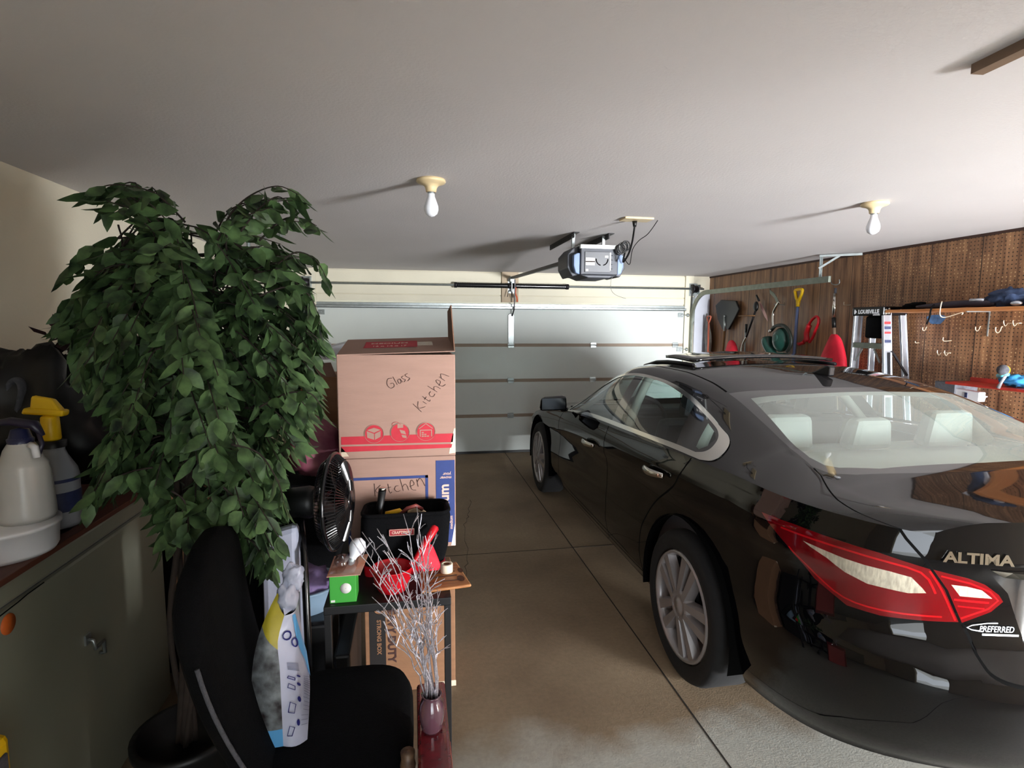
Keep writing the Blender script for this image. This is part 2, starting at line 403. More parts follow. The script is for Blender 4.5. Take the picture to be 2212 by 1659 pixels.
def pegboard_material():
    m=bpy.data.materials.new('brown_perforated_panelling'); m.use_nodes=True; nt=m.node_tree; N=nt.nodes; L=nt.links; b=N['Principled BSDF']
    b.inputs['Roughness'].default_value=.42
    tc=N.new('ShaderNodeTexCoord'); sp=N.new('ShaderNodeSeparateXYZ'); L.new(tc.outputs['Object'],sp.inputs[0])
    def M(op,a=None,b_=None,c=None):
        n=N.new('ShaderNodeMath'); n.operation=op
        for i,v in enumerate((a,b_,c)):
            if v is None: continue
            if isinstance(v,(int,float)): n.inputs[i].default_value=v
            else: L.new(v,n.inputs[i])
        return n.outputs[0]
    mp=N.new('ShaderNodeMapping'); mp.inputs['Scale'].default_value=(1,14,.9); L.new(tc.outputs['Object'],mp.inputs[0])
    n=N.new('ShaderNodeTexNoise'); n.inputs['Scale'].default_value=1.6; n.inputs['Detail'].default_value=8; n.inputs['Roughness'].default_value=.65; L.new(mp.outputs[0],n.inputs['Vector'])
    r=N.new('ShaderNodeValToRGB'); e=r.color_ramp.elements; e[0].position=.32; e[0].color=rgb(80,50,33); e[1].position=.70; e[1].color=rgb(176,130,92)
    L.new(n.outputs[0],r.inputs[0])
    # board joints every 0.4 m
    fy=M('FRACT',M('DIVIDE',sp.outputs['Y'],.405)); jn=M('LESS_THAN',M('ABSOLUTE',M('SUBTRACT',fy,.5)),.008)
    # holes on a 25 mm grid
    hy=M('SUBTRACT',M('FRACT',M('DIVIDE',sp.outputs['Y'],.0275)),.5); hz=M('SUBTRACT',M('FRACT',M('DIVIDE',sp.outputs['Z'],.0275)),.5)
    d=M('SQRT',M('ADD',M('MULTIPLY',hy,hy),M('MULTIPLY',hz,hz)))
    near=M('LESS_THAN',sp.outputs['Y'],4.55)
    hole=M('MULTIPLY',M('LESS_THAN',d,.17),near)
    pn=N.new('ShaderNodeTexNoise'); pn.inputs['Scale'].default_value=9; L.new(tc.outputs['Object'],pn.inputs['Vector'])
    plug=M('MULTIPLY',hole,M('GREATER_THAN',pn.outputs[0],.56))  # glints painted pale tan on the holes that the noise picks
    m1=N.new('ShaderNodeMix'); m1.data_type='RGBA'; L.new(jn,m1.inputs[0]); L.new(r.outputs[0],m1.inputs[6]); m1.inputs[7].default_value=rgb(34,22,16)
    m2=N.new('ShaderNodeMix'); m2.data_type='RGBA'; L.new(hole,m2.inputs[0]); L.new(m1.outputs[2],m2.inputs[6]); m2.inputs[7].default_value=rgb(48,32,20)
    m3=N.new('ShaderNodeMix'); m3.data_type='RGBA'; L.new(plug,m3.inputs[0]); L.new(m2.outputs[2],m3.inputs[6]); m3.inputs[7].default_value=rgb(196,160,116)
    L.new(m3.outputs[2],b.inputs['Base Color'])
    bp=N.new('ShaderNodeBump'); bp.inputs['Strength'].default_value=.3; bp.inputs['Distance'].default_value=.003; bp.invert=True; L.new(M('ADD',hole,jn),bp.inputs['Height']); L.new(bp.outputs[0],b.inputs['Normal'])
    return m
th=.12
B=MB(); B.box((XL-th,YR-4.5,-.15),(XR+3.5,YD+th,0)); P('floor',B,floor_material(),loc=(0,0,0),kind='structure')
B=MB(); B.box((XL-th,YR-th,ZC),(XR+th,YD+th,ZC+.12)); P('ceiling',B,WHITE_PAINT,loc=(0,0,ZC),kind='structure')
B=MB(); B.box((XL-th,YR-th,0),(XL,YD+th,ZC)); P('wall_left',B,CREAM,loc=(XL,0,0),kind='structure')
B=MB(); B.box((XR,YR-th,0),(XR+th,YD+th,ZC)); P('wall_right',B,pegboard_material(),loc=(XR,0,0),kind='structure')
B=MB(); B.box((XL,YR-th,0),(HX0,YR,ZC)); B.box((HX0,YR-th,2.02),(HX1,YR,ZC)); B.box((HX1,YR-th,0),(DX0,YR,ZC)); B.box((DX1,YR-th,0),(XR,YR,ZC)); B.box((DX0,YR-th,DZ),(DX1,YR,ZC)); P('wall_rear',B,CREAM,loc=(0,YR,0),kind='structure')
B=MB(); B.box((1.0,YR-4.4,0),(1.12,YR-th,ZC+.1)); B.box((XL-th,YR-4.4,ZC),(1.12,YR-th,ZC+.1)); P('wall_light_stop',B,CREAM,loc=(1.0,YR-2,0),kind='structure')  # unseen wall and roof added to keep outdoor light off the gap
GX0,GX1,GZ=-1.153,3.69,1.955
B=MB(); B.box((XL,YD,0),(GX0,YD+th,ZC)); B.box((GX1,YD,0),(XR,YD+th,ZC)); B.box((GX0,YD,GZ),(GX1,YD+th,ZC)); P('wall_front',B,CREAM,loc=(0,YD,0),kind='structure')
B=MB(); B.box((XR-.008,YR,ZC-.02),(XR,YD,ZC)); P('trim_1',B,mat('dark_brown_trim',(58,34,24),.6),loc=(XR,0,ZC-.02),kind='structure')
B=MB(); B.box((GX0,YD-.02,1.985),(GX1,YD,2.065)); B.box((GX0-.02,YD-.022,2.075),(GX1,YD,2.36)) ; P('trim_2',B,CREAM,loc=(1.2,YD,1.98),kind='structure',bevel=.003)
B=MB(); B.box((1.14,YD-.05,1.985),(1.36,YD-.021,ZC)); P('trim_3',B,mat('tan_bracket_board',(178,160,136),.7,var=.08),loc=(1.25,YD,1.98),kind='structure',bevel=.004)
B=MB(); B.box((GX1,YD-.05,0),(GX1+.12,YD,ZC)); P('trim_4',B,CREAM,loc=(GX1,YD,0),kind='structure',bevel=.004)
B=MB(); B.box((GX0-.12,YD-.05,0),(GX0,YD,ZC)); P('trim_5',B,CREAM,loc=(GX0,YD,0),kind='structure',bevel=.004)
B=MB(); B.box((GX1+.16,YD-.03,0),(XR-.005,YD,2.16)); P('trim_6',B,mat('bluish_white_board',(206,210,222),.5,var=.03),loc=(3.9,YD,0),kind='structure',bevel=.004)
# joint lines in the slab
FJ=mat('floor_joint_dirt',(34,28,22),.9)
B=MB(); B.box((1.186,YR,0),(1.193,YD,.0012)); B.box((XL,3.955,0),(1.19,3.961,.0012)); B.box((1.19,3.955,0),(XR,3.961,.0012)); P('floor_joint',B,FJ,loc=(1.19,3,0),kind='structure')
B=MB(); pts=[at(px,py,Z=.0008) for px,py in((1010,1120),(1018,1080),(1012,1105),(1003,1140),(1010,1200),(1006,1230),(1012,1260))]; pts.sort(key=lambda p:p.y)
B.tube([p+X*.01*math.sin(i*2.3) for i,p in enumerate(smoothpts(pts,4))],.0016,4); P('floor_crack',B,FJ,loc=(.3,3.9,0),kind='structure')
# ---- sectional garage door
door=T('door_1','','',((GX0+GX1)/2,YD,0),kind='structure')
seams=[0,.5,.965,1.43,1.915]; yd=YD-.035
for i in range(4):
    B=MB(); B.box((GX0+.005,yd,seams[i]+.020),(GX1-.005,YD+.02,seams[i+1]-.020)); P('door_section',B,DOORP,door,bevel=.004)
for z in seams[1:4]:
    B=MB(); B.box((GX0+.005,yd+.006,z-.020),(GX1-.005,YD+.01,z+.020)); B.box((GX0+.005,yd-.004,z+.012),(GX1-.005,yd+.01,z+.020)); B.box((GX0+.005,yd-.004,z-.020),(GX1-.005,yd+.01,z-.012)); P('section_rail',B,SEAMB,door)
B=MB(); B.box((GX0,yd-.02,0),(GX1,YD+.02,.03)); P('bottom_seal',B,BLACKP,door)
B=MB(); B.box((GX0,yd-.06,1.895),(GX1,yd,1.905)); B.box((GX0,yd-.06,1.895),(GX1,yd-.055,1.925)); B.box((GX0,yd-.012,1.895),(GX1,yd,1.965)); B.box((GX0,yd-.06,1.925),(GX1,yd-.05,1.93)); P('top_strut',B,GALV,door,bevel=.002)
for z in seams[1:4]:
    for x in(1.265,2.39,.1,GX1-.12,GX0+.12):
        B=MB(); B.box((x-.04,yd-.012,z-.035),(x+.04,yd,z+.035)); B.tube([(x-.045,yd-.016,z),(x+.045,yd-.016,z)],.009,8); P('hinge',B,GALV,door,bevel=.002)
for z in(1.87,1.40,.94,.48):
    for x,s in((GX1-.06,1),(GX0+.06,-1)):
        B=MB(); B.box((x-.035,yd-.02,z-.06),(x+.035,yd,z-.0)); B.tube([(x,yd-.03,z-.03),(x+s*.1,yd-.03,z-.03)],.007,6); B.tube([(x+s*.085,yd-.03,z-.03),(x+s*.11,yd-.03,z-.03)],.024,10); P('roller_bracket',B,GALV,door,bevel=.002)
B=MB(); pz=[(-.033,0),(.033,0),(.04,.03),(.04,.37),(.02,.39),(-.02,.39),(-.04,.37),(-.04,.03)]
B.prism(pz,(1.265,yd-.02,1.45),X,Z,Y*.02); P('operator_bracket',B,GALV,door,bevel=.004)
# vertical and horizontal tracks
def track(s,xx,label):
    t=T('door_track',label,'door track',(xx,YD-.1,0))
    pts=[(xx,YD-.075,.02),(xx,YD-.075,1.0),(xx,YD-.085,1.72)]+[(xx,YD-.085-.36+.36*math.cos(a),1.745+.385*math.sin(a)) for a in [PI/2*i/10 for i in range(1,11)]]+[(xx,5.8,2.13),(xx,4.58,2.13)]
    B=MB(); B.tube(pts,.040,4,up=(1,0,0),flat=(.45,1.0)); P('rail',B,GALVD,t,bevel=.002)
    B=MB(); B.box((xx+s*.01-.003,YD-.07,.1),(xx+s*.01+.003,YD-.045,1.78)); B.box((xx-.005,YD-.06,1.75),(xx+.04*s+.02,YD-.048,2.09)); P('flag_plate',B,GALV,t)
    B=MB(); B.obox((xx+.02*s,4.73,2.25),X*.016,Y*.003,Z*.118); B.obox((xx+.02*s,4.73,2.25),X*.003,Y*.016,Z*.118); P('hanger_strap',B,GALV,t)
    B=MB(); a=Vector((xx+.0*s,4.73,2.355)); b=Vector((xx+.27,4.52,2.355)); B.tube([a,b],.014,4); B.tube([Vector((xx,4.73,2.24)),a+(b-a)*.5],.013,4); P('angle_brace',B,GALV,t)
    return t
track(1,3.775,'galvanised curved door track on the right, ending over the car')
tl=track(-1,-1.235,'galvanised door track on the left, partly hidden by the plant')
# torsion shaft with springs
sh=T('torsion_shaft','steel torsion shaft with black springs above the garage door','spring shaft',(1.26,YD-.1,2.19))
ys=YD-.10; B=MB(); B.tube([(-1.42,ys,2.19),(3.93,ys,2.195)],.0135,10); P('shaft',B,GALV,sh)
for x0,x1 in((.56,1.21),(1.30,1.99)):
    B=MB(); n=int((x1-x0)/.011); B.lathe([(.031+.004*math.cos(i*PI),x0+(x1-x0)*i/n) for i in range(n+1)],(0,ys,2.192),X,n=14,cap=True); P('spring',B,BLACKG,sh)
for x in(.545,2.0,1.235,1.29):
    B=MB(); B.lathe([(.014,-.02),(.036,-.02),(.036,.015),(.024,.02),(.014,.02)],(x,ys,2.192),X,n=14); P('spring_cone',B,DARKST,sh)
B=MB(); B.box((1.255,ys-.035,2.12),(1.262,YD-.05,2.26)); B.box((1.22,YD-.056,2.10),(1.30,YD-.05,2.29)); P('centre_bracket',B,GALV,sh)
for x in(-1.26,3.80):
    B=MB(); B.lathe([(.014,-.045),(.06,-.045),(.065,-.03),(.05,-.02),(.052,.02),(.03,.05),(.014,.05)],(x,ys,2.192),X,n=18); P('cable_drum',B,DARKST,sh)
    B=MB(); B.box((x-.06,YD-.056,2.10),(x+.06,YD-.05,2.27)); B.box((x+.05,ys-.03,2.12),(x+.055,YD-.05,2.25)); P('end_bearing_plate',B,GALV,sh)
B=MB(); B.tube(smoothpts([(1.31,ys-.03,2.17),(1.30,ys-.045,2.10),(1.325,ys-.03,2.04),(1.33,ys-.02,1.99)],4),.010,5); P('red_rope',B,mat('orange_red_rope',(206,92,56),.8),sh)
B=MB(); B.tube([(1.22,ys-.02,2.14),(1.20,ys-.03,2.05)],.005,5); B.tube([(1.25,ys-.02,2.13),(1.27,ys-.03,2.04)],.005,5); P('winding_pin',B,DARKST,sh)
# photo-eye / cable clip on the white board
B=MB(); p=at(1512,623,Y=YD-.04); B.box(p-Vector((.03,.02,.015)),p+Vector((.03,.01,.012))); B.tube([p+Vector((0,0,.01)),p+Vector((0,0,.05))],.008,6); tt=P('wall_clip',B,DARKST,label='small black wire clip on the white board right of the garage door',cat='clip',loc=tuple(p))
B=MB(); pts=[at(px,py,Y=YD-.045) for px,py in((1509,622),(1501,626),(1500,660),(1497,700),(1489,775))]; B.tube(pts,.0035,5); P('door_sensor_wire',B,BLACKP,label='thin black wire running down the white board beside the door track',cat='wire')
# ---- opener
op=T('garage_door_opener','dark grey garage door opener hanging from the ceiling','garage door opener',(1.27,4.0,2.15))
OPG=mat('charcoal_opener_housing',(64,66,72),.45,metal=.3,var=.06); OPF=mat('grey_opener_face',(88,89,92),.45,metal=.4,var=.05); OPL=mat('pale_blue_light_lens',(118,138,172),.3,var=.05)
y0=3.72; TLp=at(1255,527,Y=y0); BRp=at(1330,590,Y=y0); x0,x1=TLp.x,1.405; z1,z0=2.245,2.045
B=MB(); B.box((x0,y0,z0+.0),(x1,y0+.34,z1-.012)); B.prism([(0,0),(x1-x0,0),(x1-x0-.06,-.022),(.06,-.022)],(x0,y0+.01,z0),X,Z,Y*.3); P('housing',B,OPG,op,bevel=.006)
B=MB(); B.box((x0+.028,y0-.006,z0+.015),(x1-.055,y0,z1-.045)); P('face_plate',B,OPF,op,bevel=.003)
B=MB(); B.box((x0-.005,y0-.012,z1-.026),(x1+.012,y0+.02,z1)); B.box((x0-.005,y0-.01,z1-.006),(x1+.012,y0+.34,z1)); P('top_plate',B,mat('white_steel_plate',(214,218,216),.4,metal=.2),op,bevel=.002)
for xx,s in((x0,-1),(x1,1)):
    B=MB(); B.prism([(0,.02),(s*.03,.03),(s*.045,.08),(s*.045,.15),(s*.02,.165),(0,.165)],(xx,y0+.012,z0-.02),X,Z,Y*.05); P('light_lens',B,OPL,op,bevel=.006)
    B=MB(); B.prism([(0,.0),(s*.04,-.01),(s*.075,.05),(s*.075,.14),(s*.03,.19),(0,.19)],(xx,y0+.065,z0),X,Z,Y*.26); P('light_cover',B,OPG,op,bevel=.006)
LBL=mat('white_label_paper',(226,222,218),.6,var=.03)
def lab(a,b,nm='label',m=LBL):
    B=MB(); B.box((x0+a[0],y0-.009,z0+a[1]),(x0+b[0],y0-.0062,z0+b[1])); return P(nm,B,m,op)
lab((.034,.062),(.098,.112)); lab((.170,.115),(.194,.128)); lab((.034,.022),(.052,.036)); lab((.205,.03),(.214,.15),'antenna_strip',WHITEPL)
lab((.034,.083),(.098,.090),'orange_warning_band',mat('orange_band',(210,96,60),.6))
B=MB()
for cxx,a0,a1 in((.150,PI*.98,PI*1.42),(.150,-PI*.42,PI*.02)): B.tube(arc((x0+cxx,y0-.008,z0+.104),X,Z,.042,a0,a1,10),.0035,5)
P('vent_slot',B,GAP,op)
B=MB()
for i in range(4): B=MB(); B.tube([(x0+.225,y0-.006,z0+.04+i*.03),(x0+.225,y0-.010,z0+.04+i*.03)],.003,6); P('screw',B,GALV,op)
# rail to the door, arm
B=MB(); B.tube([(1.265,y0+.3,2.205),(1.255,YD-.09,2.29)],.022,4); P('drive_rail',B,DARKST,op)
B=MB(); B.box((1.235,YD-.16,2.245),(1.28,YD-.05,2.31)); P('header_bracket',B,GALV,op)
B=MB(); B.tube([(1.29,YD-.17,2.27),(1.292,YD-.15,2.1),(1.29,YD-.13,1.90),(1.275,YD-.07,1.81)],.010,4); P('door_arm',B,DARKST,op)
for px0,px1 in(((1196,534),(1245,504)),((1272,523),(1321,507))):
    a=at(px0[0],px0[1],Z=ZC-.03); b=at(px1[0],px1[1],Z=ZC-.02); xm=b.x
    B=MB(); B.obox((xm,4.34,ZC-.021),X*.003,Y*.36,Z*.021); B.obox((xm+.02,4.34,ZC-.003),X*.02,Y*.36,Z*.003)
    for k in range(14): B.tube([(xm-.005,4.02+k*.05,ZC-.022),(xm+.005,4.02+k*.05,ZC-.022)],.006,6)
    P('angle_iron',B,DARKST,op)
for xx,yy in((1.165,4.02),(1.41,4.06)):
    B=MB(); B.tube([(xx,yy,z1-.01),(xx+.005,yy,ZC-.01)],.014,4); P('drop_strap',B,GALV,op)
B=MB()
c=Vector((x1+.01,y0-.02,z1-.03))
for i in range(5): B.tube(arc(c+Vector((.01*i-.01,-.004*i,.006*i)),X,Z,.026+.003*(i%3),i,i+2*PI,14,r2=.034),.0042,5,cap=False)
B.tube(arc(c+Vector((.03,0,.03)),X,(0,.3,1),.018,0,2*PI,12,r2=.03),.004,5,cap=False)
P('coiled_cord',B,BLACKP,op)
pt=[at(*q,Y=y0-.01) for q in((1340,556),(1347,553),(1360,568),(1375,548))]
plug=at(1370,480,Z=ZC-.02)
B=MB(); B.tube(smoothpts([c+Vector((.03,0,-.02)),at(1346,566,Y=3.66),at(1358,548,Y=3.6),at(1366,520,Y=3.52),at(1371,487,Y=3.44)],5),.0065,6); B.tube([at(1371,490,Y=3.44),at(1371,478,Y=3.44)],[.011,.017],8); P('power_cord',B,BLACKP,op)
B=MB(); B.tube(smoothpts([c+Vector((.03,0,-.02)),at(1348,556,Y=3.68),at(1360,571,Y=3.66),at(1366,540,Y=3.6),at(1380,520,Y=3.55),at(1400,505,Y=3.5),at(1421,476,Z=ZC-.002)],5),.0028,5); P('low_voltage_wire',B,BLACKP,op)
B=MB(); B.tube(smoothpts([at(*q,Y=3.8) for q in((1325,596),(1320,605),(1320,625),(1330,637),(1352,645))],5),.0018,4); P('thin_pull_wire',B,BLACKP,op)
B=MB(); B.box((1.31,3.36,ZC-.012),(1.50,3.47,ZC)); P('ceiling_outlet',B,BRASS,label='cream outlet plate on the ceiling with a black cord plugged in',cat='outlet',bevel=.003)
# ---- bulbs in porcelain holders
BULB=mat('frosted_white_bulb_glass',(232,234,240),.2,var=0,coat=.5)
def bulb_fixture(x,y,label):
    t=T('lamp_holder',label,'light fixture',(x,y,ZC),group='bare bulb lamp holders on the ceiling')
    B=MB(); B.lathe([(.001,0),(.066,0),(.069,-.010),(.064,-.016),(.045,-.022),(.032,-.030),(.027,-.040),(.024,-.056),(.02,-.058)],(x,y,ZC),n=32); P('porcelain_base',B,BRASS,t)
    B=MB(); B.lathe([(.017,-.05),(.017,-.065)],(x,y,ZC),n=20); P('screw_collar',B,GALV,t)
    B=MB(); B.lathe([(.016,-.060),(.0175,-.078),(.026,-.100),(.0335,-.122),(.034,-.138),(.028,-.156),(.014,-.167),(.001,-.170)],(x,y,ZC),n=28); P('bulb',B,BULB,t)
    return t
p=at(931,388,Z=ZC); lh=bulb_fixture(p.x,p.y,'bare white bulb in a cream ceiling holder, nearer the plant'); p=at(1890,438,Z=ZC); dup(lh,(p.x,p.y,ZC),'bare white bulb in a cream ceiling holder, over the car near the brown wall')
# brown strip at the upper right of the ceiling
a=at(2128,132,Z=ZC-.0); b=at(2222,86,Z=ZC); d=(b-a).normalized(); B=MB(); B.obox((a+b)/2+d*.1+Vector((0,0,-.012)),d*((b-a).length/2+.12),d.cross(Z)*.018,Z*.012); P('ceiling_strip',B,mat('weathered_brown_strip',(120,98,80),.7,var=.2),label='short brown wooden strip fixed to the ceiling at upper right',cat='wood strip')
# ================================================================ car
PAINT=mat('black_car_paint',(7,7,9),.5,var=.05,coat=1.0,spec=.0)
PAINT.node_tree.nodes['Principled BSDF'].inputs['Coat IOR'].default_value=1.55
PAINT.node_tree.nodes['Principled BSDF'].inputs['Coat Roughness'].default_value=.015
FRIT=mat('black_glass_border',(12,12,13),.06,var=.0,coat=1,spec=.6)
REDLENS=mat('red_tail_lens',(104,3,11),.08,var=.12,scale=14,coat=1)
CLEARLENS=mat('clear_tail_lens',(176,168,150),.15,var=.3,scale=120,coat=1,stretch=(1,1,.2))
LENSRED2=mat('bright_red_reflector',(178,10,20),.12,var=.1,scale=40,coat=1)
SEATL=mat('light_grey_car_seat',(176,180,178),.6,var=.06)
LINER=mat('light_car_headliner',(188,190,182),.9,var=.03)
DASH=mat('dark_grey_dashboard',(46,46,50),.7,var=.1)
SEATD=mat('charcoal_car_trim',(58,60,66),.7,var=.08)
RUBBER=mat('tyre_rubber',(16,16,17),.85,var=.15,scale=30,bump=.1)
RIMM=mat('alloy_wheel_metal',(158,154,154),.3,metal=.45,var=.06)
def thinglass(name,tint,f0=.045,boost=1.0):
    m=bpy.data.materials.new(name); m.use_nodes=True; nt=m.node_tree; N=nt.nodes; L=nt.links
    for n in list(N): N.remove(n)
    o=N.new('ShaderNodeOutputMaterial'); t=N.new('ShaderNodeBsdfTransparent'); g=N.new('ShaderNodeBsdfGlossy'); mx=N.new('ShaderNodeMixShader')
    lw=N.new('ShaderNodeLayerWeight'); lw.inputs['Blend'].default_value=.5
    p=N.new('ShaderNodeMath'); p.operation='POWER'; p.inputs[1].default_value=5
    a=N.new('ShaderNodeMath'); a.operation='MULTIPLY_ADD'; a.inputs[1].default_value=(1-f0*2)*boost; a.inputs[2].default_value=f0*2*boost; a.use_clamp=True
    t.inputs[0].default_value=tint+(1,); g.inputs['Roughness'].default_value=.012; g.inputs[0].default_value=(1,1,1,1)
    L.new(lw.outputs['Facing'],p.inputs[0]); L.new(p.outputs[0],a.inputs[0]); L.new(a.outputs[0],mx.inputs[0]); L.new(t.outputs[0],mx.inputs[1]); L.new(g.outputs[0],mx.inputs[2]); L.new(mx.outputs[0],o.inputs[0])
    return m
GLASS=thinglass('car_side_glass',(.62,.72,.70))
RGLASS=thinglass('car_rear_glass',(.80,.88,.84),.06)
def dusty(m,amount):
    nt=m.node_tree; N=nt.nodes; L=nt.links; o=[n for n in N if n.type=='OUTPUT_MATERIAL'][0]; src=o.inputs[0].links[0].from_socket
    d=N.new('ShaderNodeBsdfDiffuse'); d.inputs[0].default_value=(.55,.60,.55,1); mx=N.new('ShaderNodeMixShader'); nz=N.new('ShaderNodeTexNoise'); nz.inputs['Scale'].default_value=3
    mr=N.new('ShaderNodeMapRange'); mr.inputs[3].default_value=amount*.7; mr.inputs[4].default_value=amount*1.3; L.new(nz.outputs[0],mr.inputs[0]); L.new(mr.outputs[0],mx.inputs[0])
    L.new(src,mx.inputs[1]); L.new(d.outputs[0],mx.inputs[2]); L.new(mx.outputs[0],o.inputs[0])
dusty(RGLASS,.30)
def inpoly(x,y,p):
    c=False; j=len(p)-1
    for i in range(len(p)):
        if (p[i][1]>y)!=(p[j][1]>y) and x<(p[j][0]-p[i][0])*(y-p[i][1])/(p[j][1]-p[i][1])+p[i][0]: c=not c
        j=i
    return c
def carve(bm,lay,poly,ident,only=None):
    x0=min(p[0] for p in poly); x1=max(p[0] for p in poly); y0=min(p[1] for p in poly); y1=max(p[1] for p in poly)
    n=len(poly)
    def near():
        r=[]
        for f in bm.faces:
            xs=[v.co.x for v in f.verts]; ys=[v.co.y for v in f.verts]
            if max(xs)>=x0-1e-4 and min(xs)<=x1+1e-4 and max(ys)>=y0-1e-4 and min(ys)<=y1+1e-4: r.append(f)
        return r
    for i in range(n):
        p,q=poly[i],poly[(i+1)%n]
        # only the faces the edge really crosses
        ex0,ex1=min(p[0],q[0])-1e-4,max(p[0],q[0])+1e-4; ey0,ey1=min(p[1],q[1])-1e-4,max(p[1],q[1])+1e-4
        fs=[]
        for f in bm.faces:
            xs=[v.co.x for v in f.verts]; ys=[v.co.y for v in f.verts]
            if max(xs)>=ex0 and min(xs)<=ex1 and max(ys)>=ey0 and min(ys)<=ey1: fs.append(f)
        if not fs: continue
        es={e for f in fs for e in f.edges}; vs={v for f in fs for v in f.verts}
        bmesh.ops.bisect_plane(bm,geom=fs+list(es)+list(vs),dist=1e-6,plane_co=(p[0],p[1],0),plane_no=(q[1]-p[1],-(q[0]-p[0]),0))
    for f in near():
        c=f.calc_center_median()
        if inpoly(c.x,c.y,poly) and (only is None or f[lay] in only): f[lay]=ident
def strip(pts,wd):
    L_,R_=[],[]
    for i,p in enumerate(pts):
        a=pts[max(i-1,0)]; b=pts[min(i+1,len(pts)-1)]; dx,dy=b[0]-a[0],b[1]-a[1]; n=math.hypot(dx,dy)
        L_.append((p[0]-dy/n*wd/2,p[1]+dx/n*wd/2)); R_.append((p[0]+dy/n*wd/2,p[1]-dx/n*wd/2))
    return L_+R_[::-1]
def curve2(pts,n=6): return [(p.x,p.y) for p in smoothpts([(a,b,0) for a,b in pts],n)]
def circle2(cx,cy,r,n=40): return [(cx+r*math.cos(2*PI*i/n),cy+r*math.sin(2*PI*i/n)) for i in range(n)]
def flatgrid(xs,ylo,yhi,ny):
    bm=bmesh.new(); lay=bm.faces.layers.int.new('id'); rows=[]
    for x in xs:
        a,b=ylo(x),yhi(x); rows.append([bm.verts.new((x,a+(b-a)*j/ny,0)) for j in range(ny+1)])
    for i in range(len(xs)-1):
        for j in range(ny): bm.faces.new((rows[i][j],rows[i+1][j],rows[i+1][j+1],rows[i][j+1]))
    return bm,lay
def extract(bm,lay,ids,fun,name,mt,parent,flip=False,thick=0,label=None):
    """part of a carved sheet, bent onto the surface, with exact surface normals; mt: material or {id: material}"""
    fs=[f for f in bm.faces if f[lay] in ids]
    if not fs: return None
    mats=[]; idx={}; vmap={}; co=[]; no=[]; faces=[]; mi=[]
    for f in fs:
        m=mt[f[lay]] if isinstance(mt,dict) else mt
        if m not in mats: mats.append(m)
        t=[]
        for v in f.verts:
            if v not in vmap:
                x,y=v.co.x,v.co.y; p=Vector(car(fun(x,y))); e=.004
                du=Vector(car(fun(x+e,y)))-Vector(car(fun(x-e,y))); dv=Vector(car(fun(x,y+e)))-Vector(car(fun(x,y-e)))
                nn=du.cross(dv)
                if nn.length<1e-9: nn=Vector((0,0,1))
                nn.normalize()
                if flip: nn=-nn
                vmap[v]=len(co); co.append(p); no.append(nn)
            t.append(vmap[v])
        # orient the face along its normal
        nw=Vector((0,0,0)); ns_=Vector((0,0,0))
        for i in range(len(t)): nw+=(co[t[i]]-co[t[0]]).cross(co[t[(i+1)%len(t)]]-co[t[0]]); ns_+=no[t[i]]
        if nw.dot(ns_)<0: t=t[::-1]
        faces.append(t); mi.append(mats.index(m))
    org=ORG[parent]; me=bpy.data.meshes.new(name); me.from_pydata([tuple(p-org) for p in co],[],faces)
    for m in mats: me.materials.append(m)
    me.polygons.foreach_set('material_index',mi); me.polygons.foreach_set('use_smooth',[True]*len(faces)); me.update()
    me.normals_split_custom_set_from_vertices([tuple(n) for n in no])
    o=link(name,me,parent)
    if thick:
        s=o.modifiers.new('thickness','SOLIDIFY'); s.thickness=thick; s.offset=-1
    if label: o['label']=label
    return o
K=CK
def cw(l,w_,z): return Vector((CMID-w_*K,CY+l*K,z*K))
sedan=T('sedan','black four-door sedan parked nose to the garage door','car',(CMID,CY+1.38*K,0))
A0=1.61
